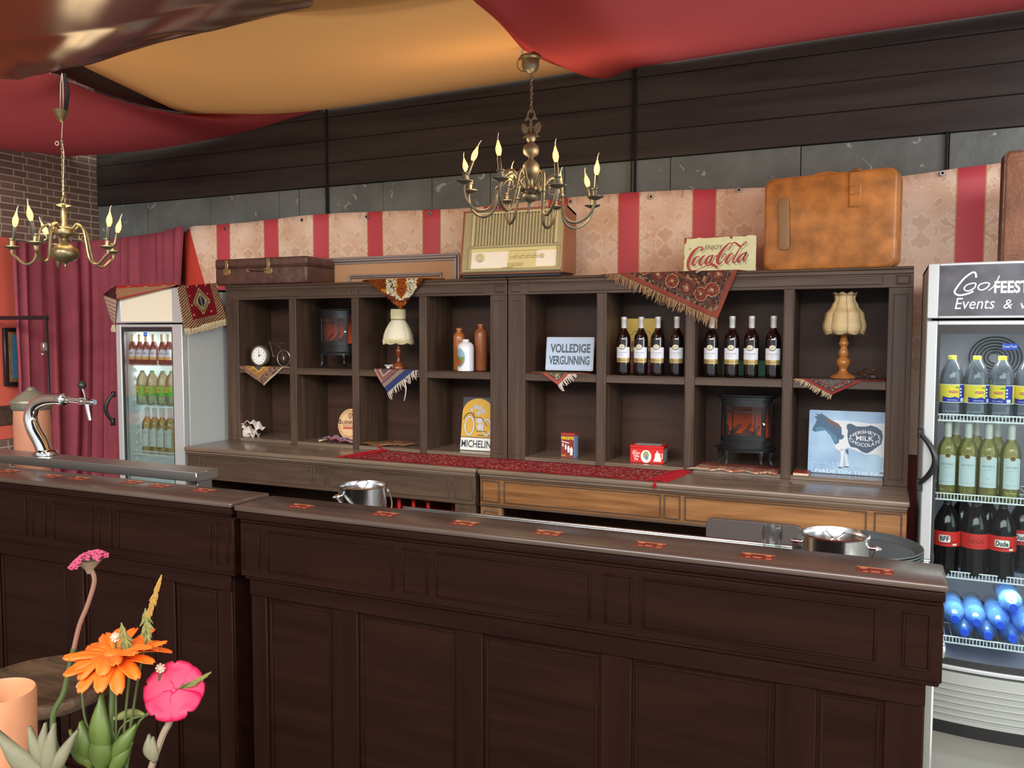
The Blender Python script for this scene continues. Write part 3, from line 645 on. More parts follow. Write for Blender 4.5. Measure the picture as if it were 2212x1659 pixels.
for i in range(1, nh): z = zg0+(zg1-zg0)*i/nh; slab(m, .08, w-.06, z-.0018, z+.0018, 0, .004)
m.build('speaker_grille', t, smooth=0)
m = MB('radio_cream')
zd0, zd1 = H*.13, H*.43
for x0, x1, a_, b_ in ((.055, .07, zd0, zd1), (w-.04, w-.025, zd0, zd1)): slab(m, x0, x1, a_, b_, 0, .012)
slab(m, .055, w-.025, zd1, zd1+.012, 0, .014); slab(m, .02, w-.014, .034, zd0, 0, .016); m.build('dial_surround', t, bevel=.003)
m = MB('p_e8dd9c'); slab(m, .07, w-.04, zd0, zd1, 0, .004); m.mat('p_fffbe8'); slab(m, .075, .30, zd0+.004, zd1-.022, .004, .005); slab(m, w-.165, w-.045, zd0+.006, zd1-.022, .004, .005)
m.mat('p_8a7c48')
for k, (x0, x1, zz) in enumerate(((.31, .49, .55), (.31, .49, .46), (.31, .49, .82))): slab(m, x0, x1, zd0+(zd1-zd0)*zz, zd0+(zd1-zd0)*zz+.002, .004, .0055)
for k in range(11): slab(m, .305+k*.009, .307+k*.009, zd0+.008, zd0+.03, .004, .0055)
for k in range(4): x = .335+k*.038; v = [pl(x, zd0+.055, .0055), pl(x+.003, zd0+.055, .0055), pl(x+.028, zd0+.08, .0055), pl(x+.025, zd0+.08, .0055)]; m.add(v, [(0, 1, 2, 3)])
m.build('dial_glass', t, smooth=0)
for xx, rr in ((.135, .024), (w-.125, .012)):
    p = pl(xx, (zd0+zd1)/2+.004, .004); m = MB('radio_ivory').lathe([(rr, 0), (rr, .012), (rr*.8, .018), (rr*.55, .018), (rr*.5, .014), (0, .014)], 28); m.build('knob', t, p, (PI/2, 0, 0))
m = MB('p_5a5030').text('LOEWE', w*.43, w*.54, .048, .057, -.0165); m.build('name_badge', t)
# tin cola sign
a, b, c = P(1476, 582, Y=.17), P(1633, 578, Y=.17), P(1478, 516, Y=.17)
w = b.x-a.x; H = c.z-ZT; t = thing('tin_sign', 'rusty-edged cream tin sign with red script cola lettering beside tan suitcase', 'sign', (a.x, .17, ZT+.006), (-.06, 0, 0))
simple('tin_cream', 'e3e7b4', .4, var=.1, scale=12)
edge = []
random.seed(3)
for k in range(24): edge.append((w*k/24, random.uniform(0, .004)))
for k in range(12): edge.append((w-random.uniform(0, .003), H*k/12))
for k in range(24): edge.append((w-w*k/24, H-random.uniform(0, .007)))
for k in range(12): edge.append((random.uniform(0, .004), H-H*k/12))
m = MB('p_a04a34').box(0, w, 0, .0015, 0, H); m.mat('tin_cream').plate(edge, -.0008, 0)
m.mat('p_9a5038').plate([(.63*w, H), (.68*w, H), (.665*w, H-.018), (.64*w, H-.012)], -.0012, 0).plate([(.0, H), (.045*w, H), (.03*w, H-.03), (0, H-.032)], -.0012, 0).plate([(.07*w, H*.72), (.1*w, H*.69), (.09*w, H*.66)], -.0012, 0)
def SG(*pts): return [((x-80)/2040*w, (1060-y)/(1060-150)*H*.97) for x, y in pts]
def stroke(pts, ws, y):
    c = spline(SG(*pts), 6); n = len(c)-1; wl = [ws[min(int(i/n*(len(ws)-1)), len(ws)-2)]*(1-(i/n*(len(ws)-1)-min(int(i/n*(len(ws)-1)), len(ws)-2)))+ws[min(int(i/n*(len(ws)-1)), len(ws)-2)+1]*(i/n*(len(ws)-1)-min(int(i/n*(len(ws)-1)), len(ws)-2)) for i in range(n+1)]
    m.rib(c, wl, y)
K = w/2040
STR = [([(560, 480), (620, 430), (590, 375), (480, 400), (330, 530), (230, 730), (220, 890), (290, 980), (420, 985), (620, 920), (800, 860), (930, 850), (1060, 930)], [30, 60, 20, 50, 90, 95, 80, 60, 22, 18, 30, 80, 70]),
       ([(500, 610), (400, 680), (345, 800), (390, 850), (470, 780), (540, 660), (500, 610)], [18, 70, 80, 40, 18, 18, 18]), ([(700, 600), (620, 650), (545, 780), (580, 850), (680, 780), (730, 700)], [18, 60, 80, 40, 15, 15]),
       ([(900, 610), (800, 640), (720, 760), (740, 830), (830, 760), (920, 600), (850, 760), (860, 820), (930, 740)], [18, 50, 80, 50, 20, 40, 60, 30, 15]), ([(970, 640), (1040, 615)], [35, 35]),
       ([(1330, 500), (1400, 430), (1440, 340), (1380, 310), (1240, 420), (1100, 600), (1050, 760), (1100, 830), (1200, 760), (1290, 620), (1230, 580), (1170, 690)], [18, 30, 20, 30, 60, 95, 100, 60, 20, 18, 25, 40]),
       ([(1440, 330), (1530, 300), (1640, 380), (1700, 400), (1780, 320), (1840, 280), (1830, 330), (1720, 380)], [20, 40, 60, 40, 20, 18, 20, 30]),
       ([(1460, 560), (1370, 630), (1290, 760), (1330, 820), (1420, 740), (1490, 630), (1450, 570)], [18, 70, 80, 40, 18, 18, 18]), ([(1700, 400), (1600, 560), (1490, 760), (1520, 820), (1600, 760)], [20, 40, 60, 35, 15]),
       ([(1830, 560), (1720, 620), (1620, 740), (1640, 800), (1740, 730), (1860, 550), (1780, 710), (1790, 790), (1860, 700)], [18, 50, 80, 50, 20, 40, 60, 30, 15])]
m.mat('p_b8bf93')
for pts, ws in STR: stroke([(x+50, y+55) for x, y in pts], [q*K*.9 for q in ws], -.0014)
m.mat('p_b03a3c')
for pts, ws in STR: stroke(pts, [q*K for q in ws], -.002)
m.mat('p_6a5a38'); (x0, z1), (x1, z0) = SG((690, 340), (1190, 490)); m.text('ENJOY', x0, x1, z0, z1, -.002, shear=.15)
m.build('sign_plate', t, smooth=0)
# tan suitcase standing upright
a, b = P(1649, 579, Y=.155), P(1934, 573, Y=.05); w = (b-a).to_2d().length; tr = math.atan2(b.y-a.y, b.x-a.x)
t = thing('suitcase', 'mottled tan suitcase standing upright on the right cabinet', 'suitcase', (a.x, .155, ZT+.002), (0, 0, tr)); H = P(1925, 362, Y=.05).z-ZT; D = .17
def rbox(m, x0, x1, y0, y1, z0, z1, r, e=.012):
    o = rrect(x0, x1, z0, z1, r, 6); cx, cz = (x0+x1)/2, (z0+z1)/2; n = len(o)
    rings = []
    for y, k in ((y0, e), (y0+e*.3, e*.3), (y0+e, 0), (y1-e, 0), (y1-e*.3, e*.3), (y1, e)):
        rings.append([(x+(cx-x)/max(abs(cx-x), 1e-6)*k*min(1, abs(cx-x)/r), y, z+(cz-z)/max(abs(cz-z), 1e-6)*k*min(1, abs(cz-z)/r)) for x, z in o])
    vs = [p for rg in rings for p in rg]; fs = [list(range(n)), list(range(5*n, 6*n))[::-1]]
    for i in range(5):
        for k in range(n): fs.append((i*n+k, (i+1)*n+k, (i+1)*n+(k+1) % n, i*n+(k+1) % n))
    return m.add(vs, fs)
rbox(MB('leather_tan'), 0, w, 0, D*.62, 0, H, .045).build('front_shell', t, smooth=60)
rbox(MB('leather_tan'), .003, w-.003, D*.64, D, .003, H-.003, .045).build('back_shell', t, smooth=60)
m = MB('leather_tan')
for y in (.012, D*.60, D*.66): m.tube([(x, y, z) for x, z in rrect(0, w, 0, H, .045, 6)], .003, 6, True)
m.mat('leather_brown').tube([(x, D*.63, z) for x, z in rrect(-.001, w+.001, -.001, H+.001, .045, 6)], .002, 6, True); m.build('piping', t)
m = MB('leather_tan').box(w*.655, w*.745, -.007, 0, H*.63, H*.99, .003).box(w*.665, w*.735, -.010, -.007, H*.64, H*.75, .002).box(w*.66, w*.74, -.012, -.007, H*.76, H*.84, .003).box(w*.66, w*.74, -.004, D*.5, H, H+.006, .003); m.mat('latch').box(w*.68, w*.74, -.0, .03, H+.006, H+.012, .002); m.build('strap', t)
m = MB('p_9a7650'); m.M = Matrix.Rotation(-.03, 4, 'Y'); rbox(m, w*.13, w*.215, -.014, 0, H*.22, H*.78, .02, .004); m.M = Matrix(); m.build('side_handle', t, smooth=60)
MB('leather_tan').tube(spline([(w*.35, D*.3, H), (w*.4, D*.3, H+.012), (w*.5, D*.3, H+.014), (w*.56, D*.3, H)], 5), .007, 8).build('carry_handle', t)
# leather case on the right fridge
a = P(2158, 565, Y=-.12); t = thing('suitcase', 'worn reddish-brown leather case on the right fridge at the photo edge', 'suitcase', (a.x+.005, -.16, 1.952)); H = P(2190, 330, Y=-.12).z-1.952
rbox(MB('leather_worn'), 0, .46, 0, .17, 0, H, .02).build('shell', t, smooth=60)
m = MB('leather_brown').tube([(x, 0.004, z) for x, z in rrect(0, .46, 0, H, .02, 6)], .004, 6, True).tube([(x, .085, z) for x, z in rrect(-.001, .461, -.001, H+.001, .02, 6)], .004, 6, True); m.build('piping', t)

# ================================================================ shelf contents, left cabinet
# bicycle clock
cq = P(562, 769, Y=.05); sc = P(575, 769, Y=.05).x-cq.x; t = thing('bicycle_clock', 'small metal bicycle ornament with a clock as front wheel', 'ornament clock', (cq.x, .05, ZM+.005)); RR = cq.z-ZM-.005; RR = .068
def BL(px, py): v = P(px, py, Y=.05); return (v.x-cq.x, 0, v.z-ZM-.005)
simple('wire_metal', '6d625c', .4, .8)
m = MB('pewter').lathe([(RR, -.012), (RR, .012), (RR*.92, .016), (RR*.84, .012), (RR*.84, -.012)], 40, cap=False); m.build('clock_case', t, (0, 0, RR), (PI/2, 0, 0))
m = MB('p_f4f4ee').lathe([(RR*.85, 0), (0, .0001)], 40, cap=False); d = m.build('dial', t, (0, -.010, RR), (PI/2, 0, 0))
m = MB('black_plastic')
for k in range(12):
    a = k*PI/6; m.box(RR*.66*math.cos(a)-.002, RR*.66*math.cos(a)+.002, RR*.66*math.sin(a)-.003, RR*.66*math.sin(a)+.003, .001, .0015)
m.lathe([(.005, .001), (.005, .003), (0, .003)], 10); m.tube([(0, 0, .002), (.02, .008, .002)], .0018, 6).tube([(0, 0, .002), (0, .035, .002)], .0012, 6); m.build('clock_hands', t, (0, -.010, RR), (PI/2, 0, 0))
rw = BL(613, 769); RW = .052; c2 = (rw[0], 0, RW+.002)
m = MB('steel_dull').tube([(c2[0]+RW*math.cos(a), 0, c2[2]+RW*math.sin(a)) for a in [2*PI*i/40 for i in range(40)]], .0035, 8, True)
for k in range(16): a = 2*PI*k/16; m.tube([c2, (c2[0]+RW*math.cos(a), 0, c2[2]+RW*math.sin(a))], .0007, 4)
m.lathe([(.006, -.01), (.006, .01)], 10, c2); m.build('rear_wheel', t)
m = MB('wire_metal'); A, B, C_, D_ = BL(583, 738), BL(589, 766-.0), BL(603, 748), c2
for s_ in ([BL(583, 739), BL(590, 770)], [BL(583, 738), BL(602, 747)], [BL(602, 747), BL(591, 766)], [BL(602, 747), BL(607, 756), c2], [BL(590, 770), c2], [BL(576, 747), BL(585, 733)], [BL(576, 747), (RR*.7, 0, RR*1.72)]): m.tube(s_, .0019, 6)
m.tube([(BL(585, 733)[0], -.03, BL(585, 733)[2]), BL(583, 737), (BL(585, 733)[0], .03, BL(585, 733)[2])], .0019, 6)
m.tube([(x, 0, z) for x, z in arc(10, -1.2, 3.4, .009, (BL(608, 742)[0], BL(608, 742)[2]))], .0012, 5)
m.tube([(c2[0]+(RW+.008)*math.cos(a), 0, c2[2]+(RW+.008)*math.sin(a)) for a in [PI*.25+PI*.6*i/16 for i in range(17)]], .0012, 5)
m.lathe([(.008, -.004), (.008, .004)], 12, BL(591, 769)); m.build('frame', t)
# electric stove heater (two)
m_, nt, b_ = newmat('flame_screen'); tc = N(nt, 'ShaderNodeTexCoord'); sx = N(nt, 'ShaderNodeSeparateXYZ'); nt.links.new(tc.outputs['Object'], sx.inputs[0])
nz = N(nt, 'ShaderNodeTexNoise'); nz.inputs['Scale'].default_value = 18; nt.links.new(tc.outputs['Object'], nz.inputs[0])
ad = N(nt, 'ShaderNodeMath', operation='MULTIPLY_ADD'); ad.inputs[1].default_value = .05; nt.links.new(nz.outputs[0], ad.inputs[0]); nt.links.new(sx.outputs[2], ad.inputs[2])
rp = N(nt, 'ShaderNodeValToRGB'); e = rp.color_ramp.elements; e[0].position = .11; e[0].color = (*srgb('a84a1c'), 1); e[1].position = .30; e[1].color = (*srgb('3a1a12'), 1); x_ = e.new(.19); x_.color = (*srgb('c0521f'), 1)
nt.links.new(ad.outputs[0], rp.inputs[0]); nt.links.new(rp.outputs[0], b_.inputs['Emission Color']); b_.inputs['Emission Strength'].default_value = .85; b_.inputs['Base Color'].default_value = (*srgb('3a1a12'), 1); b_.inputs['Roughness'].default_value = .2
thin('smoked_glass', 'cfc2be', .10, diffuse=.05, dcol='8a7a78')
def heater(px, py, Y, label, rz=0):
    q = P(px, py, Y=Y); t = thing('electric_stove_heater', label, 'heater', (q.x, Y, q.z), (0, 0, rz), 'black electric stove heaters'); A, B = .143, .098; HT = .357
    def el(a, b, n=24): return [(a*math.cos(PI+PI*i/n), b*math.sin(PI+PI*i/n)) for i in range(n+1)]
    def sect(m, t0, t1, z0, z1, a, b, th=.006, n=10):
        o = [(a*math.cos(k), b*math.sin(k)) for k in [t0+(t1-t0)*i/n for i in range(n+1)]]; i_ = [((a-th)*math.cos(k), (b-th)*math.sin(k)) for k in [t0+(t1-t0)*i/n for i in range(n+1)]]
        return m.prism(o+i_[::-1], z0, z1)
    m = MB('black_metal')
    for nm_, pl_, (k, g2) in (('top_plate', ((.345, .357, 0), (.335, .345, -.006)), (.351, .003)), ('base_plate', ((.078, .090, .004), (.068, .078, -.004)), (.084, .006))):
        m = MB('black_metal')
        for z0, z1, g in pl_: m.prism(el(A+g, B+g)+[(A+g, .012), (-A-g, .012)], z0, z1)
        m.tube([(x, y, k) for x, y in el(A+g2, B+g2)], .004, 6); m.build(nm_, t, smooth=30)
    m = MB('black_metal').box(-.128, .128, .0, .012, .09, .335); a, b = .130, .086
    sect(m, PI, 2*PI, .09, .125, a, b); sect(m, PI, 2*PI, .318, .335, a, b)
    T = [PI+.02, PI+.18, PI+.62, PI+.78, 2*PI-.78, 2*PI-.62, 2*PI-.18, 2*PI-.02]
    for i in (0, 2, 4, 6): sect(m, T[i], T[i+1], .125, .318, a, b)
    m.mat('joint')
    for k in range(4):
        for s in (T[1]+.05+k*.09, T[5]+.07+k*.09): sect(m, s, s+.045, .096, .120, a+.001, b+.001, .002, 2)
    m.build('body', t, smooth=30)
    m = MB('flame_screen').box(-.118, .118, -.010, -.004, .11, .33); m.build('flame_screen', t)
    m = MB('smoked_glass'); sect(m, T[1], T[2], .125, .318, a-.003, b-.003, .001); sect(m, T[5], T[6], .125, .318, a-.003, b-.003, .001); m.build('side_glass', t, smooth=30)
    m = MB('black_metal'); t0, t1 = T[3]-.04, T[4]+.04; aa, bb = a+.003, b+.003
    sect(m, t0, t1, .300, .318, aa, bb); sect(m, t0, t1, .125, .155, aa, bb); sect(m, t0, t0+.10, .155, .300, aa, bb); sect(m, t1-.10, t1, .155, .300, aa, bb); sect(m, t0, t1, .270, .276, aa, bb)
    for k in (.24, .76): s = t0+(t1-t0)*k; sect(m, s-.012, s+.012, .155, .300, aa, bb)
    sect(m, t0+.06, t1-.06, .128, .152, aa+.003, bb+.003, .003)
    dr = m.build('door', t, smooth=30); m = MB('smoked_glass'); sect(m, t0+.05, t1-.05, .155, .300, a-.001, b-.001, .001); m.build('door_glass', dr, smooth=30)
    s = t1-.05; MB('chrome').lathe([(.009, 0), (.009, .004), (.006, .008), (.006, .004), (.003, .004), (.003, .010), (0, .010)], 16).build('knob', dr, ((aa+.001)*math.cos(s), (bb+.001)*math.sin(s), .215), (PI/2, 0, .55))
    m = MB('p_a8989a'); m2 = None
    for (x0, y0, z0), (x1, y1, z1), r in (((-.075, -.045, .155), (-.02, -.03, .205), .013), ((.01, -.05, .165), (.06, -.03, .15), .014), ((-.01, -.06, .152), (.03, -.025, .21), .010), ((.04, -.05, .152), (.07, -.03, .20), .010), ((-.095, -.03, .155), (-.09, -.03, .20), .011), ((-.05, -.055, .150), (.05, -.05, .150), .012)): m.tube([(x0, y0, z0), ((x0+x1)/2+.003, (y0+y1)/2, (z0+z1)/2), (x1, y1, z1)], [r, r*.9, r*.6], 9)
    m.build('logs', t); MB('joint').prism(el(.12, .078)+[(.12, 0), (-.12, 0)], .125, .14).build('hearth', t, smooth=0)
    for x, y in ((-.085, -.062), (.085, -.062), (-.125, -.012), (.125, -.012)):
        pts = [(x*.96, y*.96, .07), (x*1.02, y*1.02, .055), (x*.99, y, .035), (x*1.0, y*1.0, .015), (x*1.06, y*1.08, .0)]; m = MB('black_metal').tube(pts, [.019, .016, .009, .009, .013], 8)
        m.build('leg', t)
    return t
heater(1610, 1001, -.0+.10, 'black electric stove heater on a tasselled mat in the lower right shelf')
heater(733, 789, .14, 'black electric stove heater in the upper row of the left cabinet')
# lamp with fringed shade
q = P(861, 789, Y=.07); zb = ZM+.006; t = thing('table_lamp', 'small table lamp with white fringed shade under the shag rug', 'lamp', (q.x, .07, zb)); k = (P(861, 735, Y=.07).z-zb)/.118; simple('lamp_wood', '7c3f20', .25, var=.2, scale=20, coat=.4); simple('lamp_wood2', 'b07238', .25, var=.15, scale=20, coat=.4)
simple('shade_white', 'e2dec4', .8, sheen=.3); simple('shade_fringe', 'd8cfa2', .9)
MB('lamp_wood').lathe([(r, z*k) for r, z in ((0, 0), (.038, 0), (.040, .006), (.034, .012), (.030, .020), (.016, .026), (.010, .034), (.012, .040), (.009, .046), (.014, .054), (.020, .060), (.012, .066), (.018, .074), (.013, .082), (.008, .088), (.012, .096), (.014, .102), (.008, .110), (.006, .118))], 28).build('base', t, smooth=60)
zs = P(861, 737, Y=.07).z-zb; ztop = P(861, 690, Y=.07).z-zb; zc = P(861, 668, Y=.07).z-zb
MB('black_metal').tube([(0, 0, .11*k), (0, 0, ztop)], .004, 8).build('stem', t)
m = MB('shade_white'); NG = 8
def sh(u, v):
    a = 2*PI*u; g = abs(math.cos(a*NG/2)); r0 = .036+.056*math.sin(min(1, (1-v)*1.05)*PI/2)**.9; z = zs+(ztop-zs)*v; r = r0*(1-.05*(1-g**.3)); 
    if v < .02: z += .0
    return (r*math.cos(a), r*math.sin(a), z+(.004*math.cos(a*NG) if v < .1 else 0))
m.grid(sh, 96, 16); m.build('shade', t, smooth=180, solid=.0015)
m = MB('shade_white').lathe([(.040, ztop-.002), (.042, ztop+.004), (.044, ztop+.012), (.043, zc-.004), (.040, zc)], 40, cap=False); m.mat('shade_fringe')
for i in range(60): a = 2*PI*i/60; m.tube([(.0425*math.cos(a), .0425*math.sin(a), ztop), (.045*math.cos(a), .045*math.sin(a), (ztop+zc)/2), (.0425*math.cos(a), .0425*math.sin(a), zc)], .0018, 4, cap=False)
m.mat('black_plastic').lathe([(.042, ztop-.003), (.042, ztop+.001)], 40, cap=False); m.build('collar', t, smooth=60)
m = MB('shade_fringe')
for i in range(110):
    a = 2*PI*i/110; l = .016+.010*abs(math.cos(a*NG/2)); r = .092; m.tube([(r*math.cos(a), r*math.sin(a), zs+.012), ((r+.002)*math.cos(a), (r+.002)*math.sin(a), zs), (r*math.cos(a), r*math.sin(a), zs-l+.006)], .0022, 4, cap=False)
m.tube([((.0925)*math.cos(a), .0925*math.sin(a), zs+.012+.004*math.cos(a*NG)) for a in [2*PI*i/96 for i in range(96)]], .0025, 5, True); m.build('fringe', t)
m = MB('p_dcdcd2').tube([(x-.05, .01+y*.6, .012+.010*abs(math.sin(a_))) for a_, (x, y) in zip([.4*i for i in range(30)], arc(29, 0, 3.4*PI, .035, (-.02, 0)))], .0022, 5); m.box(-.085, -.06, -.01, .01, .0, .016, .004).build('cord', t)
# stoneware bottles
simple('stoneware', 'a0603c', .3, var=.12, scale=12, coat=.3); simple('stoneware2', 'b06a34', .2, var=.12, scale=12, coat=.5); simple('milk_glaze', 'e6e9ec', .15, coat=.6)
def swb(name, px, py, Y, wpx, hpy, mat, label, neck=.42, prof=None):
    q = P(px, py, Y=Y); r = (P(px+wpx/2, py, Y=Y).x-q.x)*.95; H = P(px, hpy, Y=Y).z-q.z; pr = prof or ((.9, 0), (1, .012), (1, .76), (.95, .82), (.75, .87), (.46, .90), (.42, .93), (.45, .945), (.56, .95), (.56, .99), (.5, 1.0), (.3, 1.0))
    m = MB(mat).lathe([(a*r, b*H) for a, b in pr], 32); o = m.build(name, loc=(q.x, Y, q.z+.001 if abs(q.z-ZM) < .01 else ZM+.001), smooth=50); return tag(o, label, 'bottle', 'stoneware bottles in the left cabinet'), r, H
swb('stoneware_bottle', 992, 800, .14, 24, 709, 'stoneware2', 'glossy tan stoneware bottle behind the white flask')
swb('stoneware_bottle', 1039, 801, .14, 27, 700, 'stoneware', 'tall matt brown stoneware bottle right of the white flask')
o, r, H = swb('ceramic_flask', 1006, 802, .055, 34, 733, 'milk_glaze', 'white glazed flask with a painted landscape between two brown bottles', prof=((.9, 0), (1, .012), (1, .72), (.93, .82), (.7, .89), (.42, .92), (.38, .93), (.42, .94), (.42, .99), (.3, 1)))
m = MB('p_8fb0c8'); m.warp = lambda p: Vector(((r+.0006-p.y)*math.cos(p.x/r-PI/2-.35), (r+.0006-p.y)*math.sin(p.x/r-PI/2-.35), p.z))
ov = [(.55*r*1.4*math.cos(a), H*.42+H*.30*math.sin(a)) for a in [2*PI*i/24 for i in range(24)]]
cx = .0; m.add([(x, 0, z) for x, z in ov], [list(range(24))]); m.mat('p_6c8a4a').add([(x*.98, -.0002, z) for x, z in [(-.6*r, H*.42), (-.2*r, H*.5), (.1*r, H*.44), (.5*r, H*.47), (.72*r, H*.40), (.5*r, H*.24), (0, H*.14), (-.5*r, H*.24)]], [list(range(8))]); m.mat('p_b0562e').add([(x, -.0004, z) for x, z in [(-.5*r, H*.33), (-.1*r, H*.38), (.4*r, H*.33), (.3*r, H*.22), (0, H*.17), (-.35*r, H*.23)]], [list(range(6))]); m.build('picture_decal', o, smooth=0)
# crumpled napkins
q = P(530, 941, Y=.05); m = MB('y_ddd2c4')
def nap(u, v): return ((u-.5)*.15*(1-.2*v), (v-.5)*.09, .012+.07*math.exp(-((u-.35)**2)*9)*(1-abs(v-.5)*.8)+.014*math.sin(u*17+v*9)+.01*math.sin(v*23))
m.grid(nap, 24, 16); m.mat('y_efe9df').grid(lambda u, v: ((u-.2)*.15, (v-.5)*.08-.01, .07+.035*math.sin(u*3.6)+.008*math.sin(u*19+v*8)), 18, 12); m.mat('y_7a4a36').grid(lambda u, v: ((u-.5)*.1-.03, (v-.5)*.05-.02, .088+.014*math.sin(u*4)), 10, 6)
m.mat('y_ddd2c4').box(-.07, .03, -.035, .035, 0, .05, .012)
tag(m.build('folded_cloth', loc=(q.x+.02, .06, ZL+.002), solid=.002), 'crumpled white and brown cloths in the lower left compartment', 'cloth')
# round beer sign
q = P(741, 953, Y=.10); rr = .088; t = thing('round_sign', 'round cream beer sign with a harp leaning on a striped scarf', 'sign', (q.x+.035, .115, ZL+.018), (-.18, 0, .10)); simple('parchment', 'e9c08c', .5, var=.12, scale=16)
m = MB('parchment').lathe([(rr*1.0, -.004), (rr, .0), (rr*.97, .004), (0, .004)], 48); m.M = Matrix(); m.build('plate', t, (0, 0, rr*1.12), (PI/2, 0, 0)).scale = (1, 1.12, 1)
m = MB('p_5a2a20').text('GUINNESS', -.085, .082, rr*1.12-.002, rr*1.12+.020, -.006, bold=.01); m.text('G', -.085, -.066, rr*1.12-.004, rr*1.12+.028, -.0062, bold=.02); m.text('EXTRA STOUT', -.045, .05, rr*1.12-.013, rr*1.12-.007, -.006)
m.mat('p_c8614a').plate([(-.045, rr*1.12-.018), (.05, rr*1.12-.018), (.05, rr*1.12-.034), (-.045, rr*1.12-.034)], -.006, -.004)
m.mat('p_7a3428').rib([(x+.0, rr*1.12+.052+z) for x, z in ((-.012, .014), (-.010, -.006), (-.002, -.018), (.008, -.010), (.013, .012), (.004, .016), (-.012, .014))], .0035, -.006)
for s in range(3): m.rib([(-.006+s*.005, rr*1.12+.066), (-.004+s*.004, rr*1.12+.038+s*.004)], .001, -.006)
m.mat('p_a0603c')
for k in range(30):
    a = 2*PI*k/30
    if abs(math.sin(a)) > .18: x, z = rr*.82*math.cos(a), rr*1.12+rr*.92*math.sin(a); m.plate([(x-.003, z-.004), (x+.003, z-.004), (x+.003, z+.003), (x-.003, z+.004)], -.006, -.004)
m.rib([(rr*.9*math.cos(a), rr*1.12+rr*1.01*math.sin(a)) for a in [2*PI*i/60 for i in range(61)]], .0012, -.0058); m.build('lettering', t, smooth=0)
m = MB(); cols = ['y_8a6a8c', 'y_c07a86', 'y_a8606a', 'y_d8b090', 'y_5d5f88', 'y_c88a8a']
m.grid(lambda u, v: ((u-.5)*.26, (v-.5)*.14*(1-.3*abs(u-.5)), .006+.016*abs(math.sin(u*11+v*4))*(1-u*.4)+.008*math.sin(v*14+u*5)+.005), 40, 18, lambda u, v: cols[int(v*11+u*3) % 6])
m.mat('y_ddc9a4')
for k in range(12): m.tube([(-.13, -.06+k*.01, .012), (-.15-.01*(k % 3), -.065+k*.011, .006)], .003, 5)
tag(m.build('striped_scarf', loc=(P(745, 950, Y=.09).x, .09, ZL+.003), solid=.002), 'pink and violet striped scarf under the round beer sign', 'scarf')
# carved wooden shoehorn-like blades
q = P(835, 955, Y=.06); wood('carved', '24160f', '86603c', .3, 0, 5, .2); t = thing('wooden_carving', 'long dark carved wooden piece lying in the lower middle compartment', 'carving', (q.x, .08, ZL+.002), (0, 0, .08))
for k, (x0, x1, w_, zz) in enumerate(((-.19, .07, .035, .006), (.0, .2, .028, .012))):
    m = MB('carved'); m.grid(lambda u, v, x0=x0, x1=x1, w_=w_, zz=zz: (x0+(x1-x0)*u, (v-.5)*2*w_*math.sin(PI*min(max(u*.9+.08, 0), 1))**.7-(.02 if x0 < -.1 else -.01), zz+.022*math.sin(PI*u)*(1-(2*v-1)**2)+.006*math.sin(u*9)), 30, 10); m.build('blade', t, smooth=60, solid=-.008)
# motorcycle sign
a, b, c = P(999, 962, Y=.13), P(1070, 970, Y=.13), P(1008, 858, Y=.13); w = .205; H = c.z-ZL
t = thing('tin_sign', 'yellow tin sign with a motorcycle and black capitals in lower left cabinet', 'sign', (a.x, .10, ZL+.003), (-.16, 0, .03))
m = MB('p_3a3540').box(0, w, 0, .002, 0, H); m.mat('p_e8e8e0').plate([(0, 0), (w, 0), (w, H*.235), (0, H*.235)], -.001, 0); m.mat('p_d8a832').plate([(0, H*.25), (w, H*.25)]+arc(20, 0, PI, w/2, (w/2, H*.70), H*.28), -.001, 0)
m.mat('p_2e3c44').text('MICHELIN', w*.03, w*.97, H*.05, H*.19, -.0014, bold=.02)
def whl(cx, cz, r, rz_, mt='p_d5dbe2'):
    m.mat('p_39404c').rib([(cx+r*math.cos(a), cz+rz_*math.sin(a)) for a in [2*PI*i/30 for i in range(31)]], r*.42, -.0014); m.mat(mt).rib([(cx+r*math.cos(a), cz+rz_*math.sin(a)) for a in [2*PI*i/30 for i in range(31)]], r*.3, -.0017)
whl(w*.25, H*.46, w*.14, H*.17); whl(w*.80, H*.44, w*.13, H*.15)
m.mat('p_39404c').rib([(x*w, z*H) for x, z in spline([(.05, .58), (.14, .67), (.28, .70), (.40, .62)], 5)], w*.03, -.002); m.rib([(.36*w, .72*H), (.42*w, .46*H), (.5*w, .36*H)], w*.014, -.002); m.rib([(.4*w, .62*H), (.62*w, .62*H), (.82*w, .46*H)], w*.02, -.002); m.rib([(.5*w, .36*H), (.8*w, .36*H)], w*.02, -.002)
m.mat('p_c6ccd2').plate([(x*w, z*H) for x, z in arc(12, 0, 2*PI, .10, (.56, .56), .05)[:-1]], -.0018, -.001).plate([(x*w, z*H) for x, z in arc(12, 0, 2*PI, .09, (.58, .44), .06)[:-1]], -.0018, -.001)
m.mat('p_b4bac4')
for cx, cz, r_ in ((.30, .76, .05), (.42, .82, .06), (.55, .80, .06), (.66, .74, .06), (.52, .70, .06)): m.plate([(x*w, z*H) for x, z in arc(10, 0, 2*PI, r_*1.2, (cx, cz), r_*.7)[:-1]], -.0013, -.001)
m.mat('p_6a5a28').plate([(.5*w, .275*H), (.95*w, .275*H), (.9*w, .295*H), (.55*w, .295*H)], -.0013, -.001)
m.build('sign_plate', t, smooth=0)

